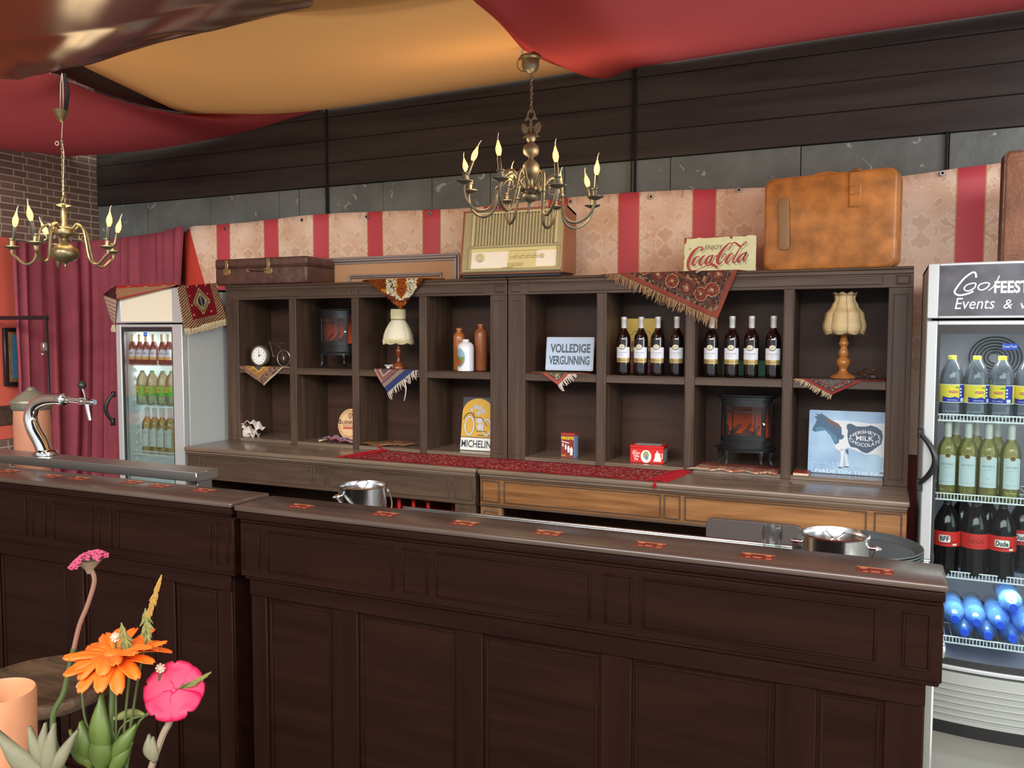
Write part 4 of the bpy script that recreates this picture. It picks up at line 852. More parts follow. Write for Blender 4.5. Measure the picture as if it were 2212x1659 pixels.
# ================================================================ shelf contents, right cabinet
a, b, c = P(1178, 800, Y=.10), P(1277, 806, Y=.10), P(1184, 730, Y=.10)
w = P(1283, 765, Y=.10).x-P(1180, 765, Y=.10).x; H = c.z-ZM-.01
t = thing('tin_sign', 'pale blue enamel licence sign with bold grey capitals above the small mat', 'sign', (a.x, .10, ZM+.016), (-.12, 0, 0)); m = MB('p_dfe4ea').plate(rrect(0, w, 0, H, .006, 3), 0, .0015)
m.mat('p_6d7a88').plate(rrect(.003, w-.003, .003, H-.003, .005, 3), -.0004, 0); m.mat('p_bcd2ec').plate(rrect(.0045, w-.0045, .0045, H-.0045, .005, 3), -.0008, 0)
m.mat('p_46525e').text('VOLLEDIGE', w*.09, w*.93, H*.53, H*.80, -.0014, bold=.03).text('VERGUNNING', w*.07, w*.92, H*.17, H*.44, -.0014, bold=.03); m.M = Matrix.Shear('XZ', 4, (0, 0)) if False else Matrix(); m.build('sign_plate', t, smooth=0)
# wine bottles
thin('dark_glass', '0c0606', .2); simple('wine_glass', '120708', .06, coat=.6); simple('screw_cap', 'c9c9c2', .4, .2); simple('label_white', 'dfe4ec', .5); simple('label_gold', 'b8a06a', .35, .5)
WP = ((.033, 0), (.0365, .004), (.0372, .02), (.0372, .185), (.036, .203), (.031, .218), (.022, .232), (.0155, .243), (.0138, .255), (.0135, .275))
def wine(x, y, z, label, group, proto=[None]):
    if proto[0]: o = dup(proto[0], (x, y, z), label=label, group=group); o.rotation_euler.z = random.uniform(-.06, .06); return o
    t = thing('wine_bottle', label, 'wine bottle', (x, y, z), group=group); r = .0376
    MB('wine_glass').lathe(WP, 40).build('bottle_body', t, smooth=60)
    MB('screw_cap').lathe([(.0148, .252), (.0148, .292), (.0155, .293), (.0155, .309), (.0145, .312), (0, .312)], 28, cap=False).build('cap', t)
    m = MB('label_white'); m.lathe([(r, .068), (r, .15)], 40, a0=PI*1.5-1.25, a1=PI*1.5+1.25, cap=False); m.mat('label_gold').lathe([(r+.0001, .068), (r+.0001, .092)], 40, a0=PI*1.5-1.25, a1=PI*1.5+1.25, cap=False)
    m.warp = lambda p: Vector(((r-p.y)*math.cos(p.x/r-PI/2), (r-p.y)*math.sin(p.x/r-PI/2), p.z))
    m.mat('p_3b3f38').add([(x_, -.0003, z_) for x_, z_ in arc(20, 0, 2*PI, .0185, (0, .152), .0155)[:-1]], [list(range(20))]); m.mat('p_d9d3b8').add([(x_, -.0006, z_) for x_, z_ in arc(20, 0, 2*PI, .016, (0, .153), .0125)[:-1]], [list(range(20))])
    m.mat('p_7a7a60').text('+', -.005, .005, .148, .158, -.0008); m.mat('p_4a566a').text('LA CROISADE', -.028, .028, .118, .1245, -.0003).text('RESERVE', -.012, .012, .108, .111, -.0003).text('2021', -.005, .005, .098, .101, -.0003); m.mat('p_6a6234').text('SYRAH GRENACHE', -.018, .026, .076, .084, -.0005)
    m.build('label', t, smooth=60); proto[0] = t; return t
for k, (px, nm) in enumerate(((1347, 'first from the left in front of the yellow poster'), (1384, 'second from the left in front of the yellow poster'), (1420, 'third from the left in front of the yellow poster'), (1461, 'at the right of the poster beside the divider'))):
    q = P(px, 808, Y=.07); wine(q.x, .07, ZM+.001, 'red wine bottle, '+nm, 'red wine bottles by the yellow poster')
for k, (px, nm) in enumerate(((1536, 'under the corner of the hanging carpet'), (1580, 'second from the left before the green box'), (1622, 'third from the left before the green box'), (1669, 'at the right before the green box'))):
    q = P(px, 809, Y=.06); wine(q.x, .06, ZM+.001, 'red wine bottle, '+nm, 'red wine bottles by the green box')
# yellow poster
a, b = P(1345, 800, Y=.24), P(1421, 800, Y=.24); t = thing('poster_sign', 'yellow sign with a shell outline and red lower half behind wine bottles', 'sign', (a.x, .24, ZM+.002), (-.1, 0, 0)); w = b.x-a.x; H = P(1390, 688, Y=.24).z-ZM
m = MB('p_d8b84a').box(0, w, 0, .002, 0, H); m.mat('p_8e2a26').plate([(0, 0), (w, 0), (w, H*.36), (w*.5, H*.44), (0, H*.36)], -.001, 0); m.mat('p_9a5a24').rib([(w*(.1+.8*i/40), H*(.62+.16*math.sin(PI*i/40)+.03*abs(math.sin(PI*i/40*6)))) for i in range(41)], .004, -.001)
m.mat('p_c04a34').text('SHELL', w*.06, w*.94, H*.47, H*.59, -.0014, bold=.02); m.mat('p_d0a060').text('MOTOR OIL', w*.1, w*.9, H*.16, H*.24, -.0014); m.build('sign_plate', t, smooth=0)
# green box
a, b = P(1560, 803, Y=.20), P(1693, 803, Y=.20); t = thing('game_box', 'flat green box standing behind the right group of wine bottles', 'box', (a.x, .2, ZM+.002)); w = b.x-a.x; m = MB('p_3c8a64').box(0, w, 0, .04, 0, .082, .002); m.mat('p_c8c088')
for x in (.01, .12, .23): m.plate([(x, .008), (x+.045, .008), (x+.045, .075), (x, .075)], -.0006, 0); m.mat('p_55806a').text('8', x+.02, x+.027, .03, .05, -.001); m.mat('p_c8c088')
m.build('carton', t)
# lamp with laced parchment shade
q = P(1821, 811, Y=.08); t = thing('table_lamp', 'turned wooden table lamp with laced parchment shade above the cow sign', 'lamp', (q.x, .08, ZM+.008)); zz = lambda py: P(1821, py, Y=.08).z-ZM-.008; k = zz(722)/.225
MB('lamp_wood2').lathe([(r, z*k) for r, z in ((0, 0), (.058, 0), (.060, .008), (.050, .016), (.034, .022), (.024, .030), (.018, .044), (.020, .054), (.027, .064), (.033, .078), (.031, .092), (.022, .104), (.017, .110), (.024, .120), (.022, .140), (.017, .152), (.015, .165), (.022, .172), (.024, .180), (.018, .19), (.014, .225))], 32).build('base', t, smooth=60)
z0, z1 = zz(718), zz(636); NP = 8; simple('parchment_shade', 'd6c08e', .55, var=.18, scale=14); simple('lacing', '4a2c18', .8)
def shp(u, v):
    a = 2*PI*u; g = abs(math.sin(a*NP/2)); prof = [(0, .090), (.15, .098), (.45, .088), (.7, .060), (.85, .046), (.93, .046), (1, .055)]
    for (v0, r0), (v1, r1) in zip(prof, prof[1:]):
        if v <= v1: break
    f = (v-v0)/(v1-v0); f = f*f*(3-2*f); r = (r0+(r1-r0)*f)*(.93+.08*g)
    z = z0+(z1-z0)*v; z += -.012*g if v < .05 else (.010*g if v > .97 else 0); return Vector((r*math.cos(a+.2), r*math.sin(a+.2), z))
MB('parchment_shade').grid(shp, 96, 24).build('shade', t, smooth=180, solid=.002)
m = MB('lacing')
for s in range(NP):
    for i in range(17):
        v = .04+.92*i/17; p0 = shp((s-.045)/NP, v); p1 = shp((s+.045)/NP, v+.03); out = Vector((p0.x, p0.y, 0)).normalized()*.003; m.tube([p0+out, (p0+p1)/2+out*1.4, p1+out], .0013, 4)
    for i in range(9):
        u = (s+(i+.5)/9)/NP
        for v0, v1 in ((.005, .05), (.95, .99)): p0, p1 = shp(u, v0), shp(u, v1); o_ = Vector((p0.x, p0.y, 0)).normalized()*.003; m.tube([p0+o_, p1+o_], .0012, 4)
m.build('lacing', t)
m = MB('p_3a2318')
for k_ in range(3): m.tube([(.09+.05*math.cos(a)*(1-.1*k_)+.02*k_, .03+.02*math.sin(a), .012+.012*k_+.01*math.sin(a*2)) for a in [2*PI*i/20 for i in range(17)]], .0028, 6)
m.box(.12, .15, .0, .03, .0, .02, .004); m.build('cord', t)
# cocoa tin
a, b = P(1211, 986, Y=.07), P(1241, 989, Y=.07); w = b.x-a.x; H = P(1225, 936, Y=.07).z-ZL; t = thing('cocoa_tin', 'small upright red and blue cocoa tin in lower right cabinet', 'tin', (a.x, .075, ZL+.001), (0, 0, -.12)); D = .05
m = MB('p_7fa6c8').box(0, w, 0, D, 0, H*.90, .001); m.mat('p_8a3a34').plate([(.001, .001), (w-.001, .001), (w-.001, H*.9), (.001, H*.9)], -.0006, 0); m.mat('p_f0dc3c').text('DROSTE', w*.03, w*.97, H*.74, H*.86, -.0012, bold=.04); m.text('CACAO', w*.04, w*.38, H*.05, H*.12, -.0012)
for k_ in range(4):
    s_ = .5+.2*k_; x = w*(.12+.2*k_); zb_ = H*(.44-.11*k_)
    m.mat('p_ecebe6').plate([(x, zb_), (x+.012*s_, zb_), (x+.014*s_, zb_+.03*s_), (x+.006*s_, zb_+.045*s_), (x-.003*s_, zb_+.03*s_)], -.0012-.0002*k_, 0); m.mat('p_26324a').plate([(x+.012*s_, zb_+.006), (x+.017*s_, zb_+.008), (x+.015*s_, zb_+.024*s_)], -.0014-.0002*k_, 0)
m.mat('p_ecebe6').rib([(w*.05, H*.66), (w*.62, H*.60)], .005, -.0012)
m.build('tin_body', t); MB('p_b03a36').box(-.001, w+.001, -.001, D+.001, H*.90, H, .002).build('lid', t)
# red tin box
a, b = P(1361, 999, Y=.06), P(1432, 1004, Y=.06); w = b.x-a.x; H = P(1395, 963, Y=.06).z-ZL; t = thing('tea_tin', 'low red tin box with white toffee lettering in lower right cabinet', 'tin', (a.x, .06, ZL+.001), (0, 0, .05)); D = .11
m = MB('p_d0201e').box(0, w, 0, D, 0, H*.84, .002); m.mat('p_f0ece4')
for s_, x0, x1, z0_, z1_ in (('JOHN', .07, .2, .60, .70), ("MILLER'S", .07, .3, .48, .60), ('Toffee', .1, .28, .32, .45), ('Tin', .12, .24, .14, .28)): m.text(s_, w*x0, w*x1, H*z0_, H*z1_, -.0006, bold=.02, shear=.2)
m.plate([(w*x, H*z) for x, z in arc(20, 0, 2*PI, .16, (.48, .38), .36)[:-1]], -.0005, 0); m.mat('p_9aa070').plate([(w*x, H*z) for x, z in arc(12, 0, 2*PI, .09, (.48, .46), .22)[:-1]], -.001, 0); m.mat('p_6c8c9c').plate([(w*x, H*z) for x, z in arc(12, 0, 2*PI, .05, (.5, .3), .12)[:-1]], -.0012, 0); m.mat('p_f0ece4')
m.plate([(w*x, H*z) for x, z in ((.70, .12), (.94, .12), (.93, .2), (.90, .56), (.84, .62), (.83, .72), (.80, .72), (.79, .62), (.75, .54), (.74, .3))], -.0006, 0); m.rib([(w*.92, H*.56), (w*.97, H*.55), (w*.96, H*.3), (w*.91, H*.26)], .004, -.0006); m.mat('p_8c9a90').plate([(w+.0006, 0), (w+.0006, 0), (w+.0006, 0)], 0, 0) if False else None
m.mat('p_a8b4aa').add([(w+.0006, .004, .004), (w+.0006, D-.004, .004), (w+.0006, D-.004, H*.8), (w+.0006, .004, H*.8)], [(0, 1, 2, 3)]); m.build('tin_body', t)
m = MB('p_c81e1c').box(-.001, w+.001, -.001, D+.001, H*.84, H, .002); m.mat('p_9fb6b8').box(.02, w-.02, .02, D-.02, H, H+.0008); m.build('lid', t)
# cow sign
a, b = P(1746, 1014, Y=.13), P(1922, 1026, Y=.10); w = P(1930, 1020, Y=.12).x-P(1748, 1014, Y=.12).x; H = P(1748, 889, Y=.14).z-ZL+.008; t = thing('tin_sign', 'pale blue tin sign of a black and white cow with white lettering', 'sign', (a.x-.003, .125, ZL+.002), (-.13, 0, 0))
m, nt, b_ = newmat('cow_sky'); tc = N(nt, 'ShaderNodeTexCoord'); nz = N(nt, 'ShaderNodeTexNoise'); nz.inputs['Scale'].default_value = 5; nt.links.new(tc.outputs['Object'], nz.inputs[0]); rp = N(nt, 'ShaderNodeValToRGB'); rp.color_ramp.elements[0].position = .35; rp.color_ramp.elements[1].position = .65; rp.color_ramp.elements[0].color = (*srgb('7fa6cc'), 1); rp.color_ramp.elements[1].color = (*srgb('a9cfe8'), 1); nt.links.new(nz.outputs[0], rp.inputs[0]); nt.links.new(rp.outputs[0], b_.inputs['Base Color']); b_.inputs['Roughness'].default_value = .3
m = MB('cow_sky').plate(rrect(0, w, 0, H, .006, 3), 0, .002)
def CW_(*pts): return [((x-160)/1790*w, (1400-y)/1310*H) for x, y in pts]
def fan(mt, pts, y): m.mat(mt).plate(CW_(*pts), y, y+.0003)
cowz = -.0008
fan('p_dfe6ec', [(700, 290), (1000, 290), (1500, 330), (1950, 300), (1950, 900), (1900, 1010), (1700, 1010), (1640, 950), (1420, 970), (1200, 900), (1010, 840), (960, 900), (860, 930), (760, 880), (700, 740), (640, 600), (600, 420)], cowz)
fan('p_dfe6ec', [(850, 880), (960, 880), (940, 1010), (920, 1230), (930, 1265), (830, 1265), (870, 1220), (880, 1030)], cowz); fan('p_d4dde6', [(950, 980), (1000, 970), (1050, 1180), (1070, 1230), (960, 1250), (990, 1200), (960, 1060)], cowz)
fan('p_d4dde6', [(1800, 980), (1950, 980), (1880, 1180), (1800, 1300), (1830, 1340), (1700, 1340), (1760, 1270), (1830, 1120)], cowz)
fan('p_2d5878', [(235, 520), (250, 460), (300, 370), (330, 290), (270, 230), (350, 215), (290, 160), (400, 185), (400, 150), (500, 200), (640, 290), (800, 360), (870, 440), (880, 580), (930, 600), (920, 660), (860, 690), (830, 680), (820, 760), (740, 800), (640, 620), (520, 510), (420, 525), (300, 550)], cowz-.0004)
fan('p_3f7ba0', [(300, 470), (420, 430), (560, 480), (760, 620), (800, 700), (740, 780), (640, 610), (520, 505), (330, 540)], cowz-.0008); fan('p_6a4a40', [(500, 220), (800, 370), (860, 480), (780, 440), (560, 330)], cowz-.0009)
fan('p_294a68', [(985, 370), (1050, 345), (1130, 370), (1180, 400), (1380, 395), (1500, 365), (1620, 400), (1720, 470), (1750, 590), (1720, 740), (1640, 800), (1540, 880), (1430, 945), (1330, 920), (1200, 840), (1080, 830), (1030, 740), (1000, 600), (1010, 500), (980, 440)], cowz-.0004); fan('p_294a68', [(970, 890), (1030, 880), (1035, 1000), (990, 950)], cowz-.0005)
for x0, x1, yy in ((820, 920, 1275), (940, 1050, 1255), (1700, 1810, 1340)): fan('p_23303c', [(x0, yy), (x0+20, yy-25), (x1, yy-20), (x1, yy)], cowz-.0006)
m.mat('p_f2f4f6'); (x0, z1), (x1, z0) = CW_((1060, 470), (1700, 540)); xc = (x0+x1)/2
cur = lambda s_: (lambda x, z: (x, z-s_*((x-xc)/(x1-x0)*2)**2*H*.085))
m.text("HERSHEY'S", x0, x1, z0, z1, cowz-.0012, bold=.01, curve=cur(1)); (x0b, z1b), (x1b, z0b) = CW_((1190, 590), (1560, 690)); m.text('MILK', x0b, x1b, z0b, z1b, cowz-.0012, bold=.01); (x0, z1), (x1, z0) = CW_((1040, 740), (1700, 815)); m.text('CHOCOLATE', x0, x1, z0, z1, cowz-.0012, bold=.01, curve=cur(-1))
m.mat('p_e4f2fa'); (x0, z1), (x1, z0) = CW_((330, 1320), (2150, 1390)); m.text('MADE ON THE FARM', x0, min(x1, w*1.0-.004), z0, z1, cowz-.0006); m.mat('p_c4e0f2')
random.seed(5)
for k_ in range(90): x = random.uniform(.01, w-.01); z = random.uniform(.01, H*.17); m.plate([(x, z), (x+.006, z+.001), (x+.003, z+.006)], cowz-.0002, -.0004)
m.build('sign_plate', t, smooth=0)
q = P(1731, 1021, Y=.03); t = thing('booklet', 'thin red-edged booklet lying beside the cow sign', 'booklet', (q.x, .02, ZL+.001)); MB('p_ddc8a8').box(-.036, .036, -.015, .09, 0, .010).build('pages', t); MB('p_a04038').box(-.037, .037, -.016, .091, .010, .0125).build('cover', t)
# ================================================================ rugs and mats that hang over edges
def rug(name, label, cat, A, B, C, Y0, ztop, la, lb, paint, n=(60, 50), xlim=None, ymax=.31, fr=None, jit=0, mats=None, th=.004, group=None, ea=0):
    """A is the lowest hanging corner; B and C are points on the two edges leaving it; the cloth folds over the front edge"""
    a, b, c = (P(*q, Y=Y0) for q in (A, B, C)); A2 = Vector((a.x, a.z-ztop)); e1 = (Vector((b.x, b.z-ztop))-A2).normalized(); e2 = (Vector((c.x, c.z-ztop))-A2).normalized()
    def pos(p, off=0):
        x, h = p
        if xlim: x = min(max(x, xlim[0]), xlim[1])
        k = .006
        if h > k: y, z = Y0+min(h, ymax), ztop+.0015+off
        elif h > -k: s = (h+k)/(2*k)*PI/2; y, z = Y0+k*(1-math.cos(s))*1.0-.0, ztop-k+.0015+k*math.sin(s)*1.0
        else: y, z = Y0-off+.010*math.sin(min(1, -h*5))*math.sin(x*38), ztop+h
        return Vector((x, y, z))
    rnd = random.Random(5)
    def fn(u, v):
        p = A2+e1*(u*la)+e2*(v*lb); q = pos(p)
        if jit:
            q += Vector((rnd.uniform(-jit, jit), -abs(rnd.uniform(0, jit*1.6)), rnd.uniform(-jit, jit))) if p.y < 0 else Vector((rnd.uniform(-jit, jit), 0, rnd.uniform(0, jit)))
        return q
    m = MB().grid(fn, *n, paint=lambda u, v: paint(u*la, v*lb)); o = m.build(name, smooth=180, solid=-th if True else 0); tag(o, label, cat, group)
    if fr:
        side, ln, step, mt, rr = fr; f = MB(mt); L = la if side == 'a' else lb; k = 0
        while k < L:
            base = A2+(e1 if side == 'a' else e2)*k; out = -(e2 if side == 'a' else e1); h = base.y
            if h < .03:
                l = ln*rnd.uniform(.7, 1.25); p0 = pos(base+out*0); d = out*.6+Vector((rnd.uniform(-.35, .35), -.55))
                p1 = pos(base+d*l*.5); p2 = pos(base+d*l+Vector((rnd.uniform(-.004, .004), 0)))
                p1.y -= .004; p2.y -= .002; f.tube([p0, p1, p2], [rr, rr, rr*.6], 4)
            k += step*rnd.uniform(.7, 1.3)
        fo = f.build('fringe', o); fo.matrix_parent_inverse = Matrix()
    return o
R_ = random.Random(11)
NO = {}
def noisecol(i, j, cols, key):
    k = (key, i, j)
    if k not in NO: NO[k] = R_.choice(cols)
    return NO[k]
def persian(a, b):
    LA, LB = .72, .34; d = min(a, b); i, j = int(a/.012), int(b/.012)
    if d < .022: return 'y_8a4a3c'
    if d < .025: return 'y_4a2420'
    if d < .040: return noisecol(i*2, j*2+int(a*160), ['y_3a302c', 'y_8a7a66', 'y_5a4a40', 'y_7a5044'], 'p')
    if d < .12:
        t = max(a, b); k = t/.082; c = (int(k)+.5)*.082; rx, ry = t-c, d-.080; r = math.hypot(rx, ry*1.0); odd = int(k) % 2
        if r < .008: return 'y_b09a78'
        if r < .022: return noisecol(i, j, ['y_7c4436', 'y_7c4436', 'y_6a3a2e', 'y_946450'], 'o')
        if r < .032: return 'y_7a3a2e' if odd else 'y_5a3a34'
        if r < .036: return 'y_b88a72' if odd else 'y_7a4034'
        return noisecol(i, j, ['y_423832', 'y_423832', 'y_50443a', 'y_6e4c3e'], 'q')
    if d < .126: return 'y_8a5040'
    if d < .165: return noisecol(i, j, ['y_3a302a', 'y_4a3a30', 'y_9a7a58', 'y_3a302a', 'y_6a3c30'], 'r')
    if d < .180: return 'y_2c2a33' if int(a*120+b*120) % 3 else 'y_b8a890'
    return 'y_a8603f'
rug('carpet', 'rust patterned carpet with tan fringe hanging over the right cabinet', 'carpet', (1549, 689), (1352, 598), (1594, 582), -.024, ZT, .70, .34, persian, (150, 74), fr=('a', .042, .0035, 'y_b08c68', .0016))
def shag(a, b):
    dx = -.768*a+.578*b+R_.uniform(-.004, .004); s = .64*a+.816*b+R_.uniform(-.004, .004); ad = abs(dx)
    if s < .055+.53*ad: return R_.choice(['y_9a4f22', 'y_8a431e', 'y_a85c2a']) if s < .045+.2*ad or ad > .11 else R_.choice(['y_6b3220', 'y_7a3a22'])
    if s > .065+1.5*ad and ad < .028: return R_.choice(['y_9a4f22', 'y_8a431e', 'y_a85c2a'])
    if s > .058+1.5*ad and ad < .035: return 'y_c98a22'
    if ad < .098: return R_.choice(['y_e2dabc', 'y_d8cfae', 'y_e2dabc', 'y_e2dabc', 'y_4a3226' if .04 < ad < .085 and s > .1 else 'y_e2dabc'])
    if .075 < s < .13: return R_.choice(['y_c98a22', 'y_d09a30'])
    return R_.choice(['y_7a3a1c', 'y_8a431e'])
rug('shag_rug', 'shaggy orange brown and white rug hanging over the white-shaded lamp', 'rug', (868, 668), (790, 603), (914, 603), -.026, ZT, .40, .36, shag, (110, 100), jit=.0035, th=.008)
def matA(a, b):
    t = a+b
    if a < .012: return 'y_b8ae8a'
    k = int(a/.010) % 3; c = int(b/.008)
    if a < .07 or b < .03: return noisecol(int(a/.006), c, ['y_7a5a52', 'y_5a4340', 'y_9a7a66', 'y_8a6248'], 'm')
    if min(a-.07, b-.03) < .03: return noisecol(int(a/.006), c, ['y_a8773c', 'y_8a5c34', 'y_b98a4a'], 'n')
    if min(a-.07, b-.03) < .038: return 'y_c8a050'
    return 'y_54504e'
rug('small_mat', 'small brown and ochre woven mat under the bicycle clock', 'mat', (571, 833), (512, 790), (618, 788), -.006, ZM, .30, .30, lambda a, b: matA(b, a) if False else matA(a, b), (60, 60), xlim=(-1.95, -1.542), ymax=.25, fr=None)
def matB(a, b):
    d = b*.0+a
    if a < .035: return 'y_34406a'
    if a < .038: return 'y_7a7a8a'
    if a < .062: return 'y_a08c74' if int((a+b)/.012) % 2 and int((a-b+1)/.012) % 2 else 'y_8a7464'
    if a < .070: return 'y_4a4a62'
    if b < .012: return 'y_b08a78'
    if min(a-.07, b-.012) < .02: return 'y_8a5a52'
    if min(a-.07, b-.012) < .03: return 'y_b09a84'
    return 'y_7a4a48' if int(a/.01) % 2 else 'y_5a4a62'
def matB2(a, b):   # a measured from the fringed edge
    return matB(a, b)
rug('small_mat', 'small blue-edged kilim mat with long white fringe under the white-shaded lamp', 'mat', (836, 848), (802, 787), (906, 790), -.006, ZM, .24, .30, matB2, (60, 60), xlim=(-1.0, -.59), ymax=.22, fr=('b', .038, .007, 'y_ddd0c0', .0022))
m = MB('y_ddd0c0').tube([P(874, 820, Y=-.010), P(877, 838, Y=-.010), P(876, 852, Y=-.010), P(873, 866, Y=-.010)], [.004, .004, .003, .002], 6); o = m.build('tassel', bpy.data.objects['small_mat.001'])
def matC(a, b):
    if b < .018 or a < .018: return 'y_a8564c'
    if b < .022 or a < .022: return 'y_4a3a3c'
    return noisecol(int(a/.006), int(b/.006), ['y_6a6456', 'y_8c7a5a', 'y_5a5450', 'y_a08a60', 'y_54504e', 'y_c0b090'], 'c')
rug('small_mat', 'small grey mat with red border and white fringe under the licence sign', 'mat', (1206, 832), (1162, 800), (1236, 800), -.006, ZM, .28, .22, matC, (60, 50), xlim=(.109, .526), ymax=.20, fr=('b', .036, .0045, 'y_e0d4c8', .0024))
def matD(a, b):
    if min(a, b) < .014: return 'y_9a3c3a'
    if min(a, b) < .018: return 'y_3a3a44'
    if min(a, b) < .034: return noisecol(int(a/.006), int(b/.006), ['y_8a7a5a', 'y_6a3a34', 'y_4a4a50'], 'd')
    if min(a, b) < .039: return 'y_8a3a38'
    return noisecol(int(a/.006), int(b/.006), ['y_5c5a5e', 'y_6a6660', 'y_7a6e5a', 'y_54525a'], 'e')
rug('small_mat', 'red-bordered grey mat with cream fringe under the laced-shade lamp', 'mat', (1797, 853), (1716, 810), (1868, 820), -.006, ZM, .27, .32, matD, (60, 66), xlim=(1.547, 1.956), ymax=.24, fr=('a', .026, .005, 'y_d0bc98', .0022))
m = MB(); m.grid(lambda u, v: (1.06+.42*u, -.018+.25*v, ZL+.004+(.004*math.sin(u*23)+.004)*(1-v)+(-.006 if v == 0 else 0)), 50, 24, lambda u, v: noisecol(int(u*40), int(v*18), ['y_b8705c', 'y_a85a50', 'y_c8a888', 'y_8a8a7a', 'y_c07a68'], 'h') if v < .5 else 'y_a0564c')
o = m.build('small_mat', solid=-.003); tag(o, 'faded pink tasselled mat under the black stove heater by the cow sign', 'mat'); f = MB('y_c8b498')
for k in range(60): x = 1.055+R_.random()*.1; f.tube([(x, -.015, ZL+.008), (x-.02*R_.random(), -.03*R_.random()-.012, ZL+.006), (x-.045*R_.random(), -.03, ZL+.002)], .0013, 4)
f.build('fringe', o)
# runner on the counter
c1, c2, c3, c4 = P(778, 984, z=.944), P(1400, 1038, z=.944), P(1418, 1012, z=.944), P(822, 965, z=.944); yb = -.015; yf = -.352
xa, xb = c1.x, c2.x
m = MB(); m.grid(lambda u, v: (xa+(xb-xa)*u+(.05*v), yf+(yb-yf)*v+.004*math.sin(u*40), .9455+.0015*math.sin(u*31+v*7)), 200, 44, lambda u, v: 'y_7a1e24' if v < .05 or v > .95 else noisecol(int(u*200), int(v*44), ['y_8a2028', 'y_9a2830', 'y_8a2028', 'y_7a1c28', 'y_c09078', 'y_7a4a58', 'y_a03a34', 'y_8a2028'], 'k'))
o = m.build('runner', solid=-.003); tag(o, 'long dark red flecked runner lying across both base cabinets', 'runner')
for s in (0, 1):
    f = MB('y_a02028')
    for k in range(150):
        y = yf+(yb-yf)*R_.random(); v = (y-yf)/(yb-yf)
        x = (xa if s == 0 else xb)+.05*v; d = (-1 if s == 0 else 1)*(.05+.05*R_.random()); f.tube([(x, y, .947), (x+d*.5, y+R_.uniform(-.01, .01), .952), (x+d, y+R_.uniform(-.02, .02), .9445)], .002, 4)
    if s:
        for k in range(14): f.tube([(xb+.03, yf+.01, .948), (xb+.035+.01*R_.random(), yf-.02, .946), (xb+.03+.02*R_.random(), yf-.034, .93-.02*R_.random())], .002, 4)
    else:
        for k in range(10): f.tube([(xa+.02, yb-.01, .948), (xa-.01-.02*R_.random(), -.008, .96), (xa-.03-.02*R_.random(), -.006, .972)], .002, 4)
    f.build('fringe', o)
# kilim on the left fridge
FLX0, FLX1, FLY, FLZ = -2.69, -2.105, -.335, 1.95
def kil(u, v):   # side drape pattern
    if u < .2 or u > .84 or v > .82: return 'y_b8966a' if int((u*26+v*32)) % 2 else 'y_4a2428'
    d = abs(u-.52)/.27+abs(v-.42)/.40
    if d < .45: return 'y_3a2c44' if int(u*30) % 3 else 'y_8a8070'
    if d < .56: return 'y_c8b890'
    if d < .78: return 'y_7a6a40'
    if d < .84: return 'y_c8b48a'
    return 'y_c09a70' if (int(u*26) % 6 == 0 and int(v*22) % 5 == 0) else 'y_7c1a22'
m = MB(); S0 = [P(383, 619, x=FLX1+.006), P(466, 611, x=FLX1+.006), P(490, 690, x=FLX1+.03), P(398, 712, x=FLX1+.03)]
def kf(u, v): p = S0[0].lerp(S0[1], u).lerp(S0[3].lerp(S0[2], u), v); return p+Vector((.014*math.sin(u*7)*v, 0, 0))
m.grid(kf, 60, 60, kil)
yb0 = S0[1].y; m.grid(lambda u, v: (FLX0-.02+(FLX1+.006-FLX0+.02)*u, FLY-.02+(yb0-FLY+.02)*v, FLZ+.006+.003*math.sin(u*9+v*5)), 40, 30, lambda u, v: 'y_8c2028' if (int(u*20)+int(v*14)) % 5 else 'y_b8966a')
wedge = [P(249, 616, Y=FLY-.015), P(384, 612, Y=FLY-.015), P(376, 618, Y=FLY-.024), P(252, 648, Y=FLY-.03)]
m.add([P(222, 637, Y=FLY-.01), P(249, 616, Y=FLY-.015), P(252, 648, Y=FLY-.03)], [(0, 1, 2)])
m.grid(lambda u, v: wedge[0].lerp(wedge[1], u).lerp(wedge[3].lerp(wedge[2], u), v), 70, 8, lambda u, v: ('y_c8a070' if int(u*70+v*6) % 2 else 'y_5a2428') if .25 < v < .85 else 'y_a83a34')
fl = [P(222, 637, Y=FLY-.01), P(251, 647, Y=FLY-.03), P(247, 702, Y=FLY-.01), P(240, 694, Y=FLY+.02)]
m.grid(lambda u, v: fl[0].lerp(fl[1], u).lerp(fl[3].lerp(fl[2], u), v), 10, 20, lambda u, v: 'y_b89a84' if int(v*20) % 3 else 'y_8a6a60')
o = m.build('kilim_rug', solid=.003, smooth=180); tag(o, 'dark red patterned rug draped over the top of the left drinks fridge', 'rug'); f = MB('y_cdbc98')
a_, b_ = S0[3], S0[2]
for k in range(110): p = a_.lerp(b_, k/110); f.tube([p+Vector((.004, 0, .004)), p+Vector((.012, R_.uniform(-.01, .01), -.012)), p+Vector((.008, R_.uniform(-.008, .008), -.03-.01*R_.random()))], .0035, 5)
f.build('fringe', o); f = MB('y_cdbc98')
for k in range(14): p = fl[2]+Vector((R_.uniform(-.02, .0), 0, 0)); f.tube([p, p+Vector((R_.uniform(-.02, .01), 0, -.025)), p+Vector((R_.uniform(-.02, .015), 0, -.045))], .003, 5)
f.build('tassel', o)
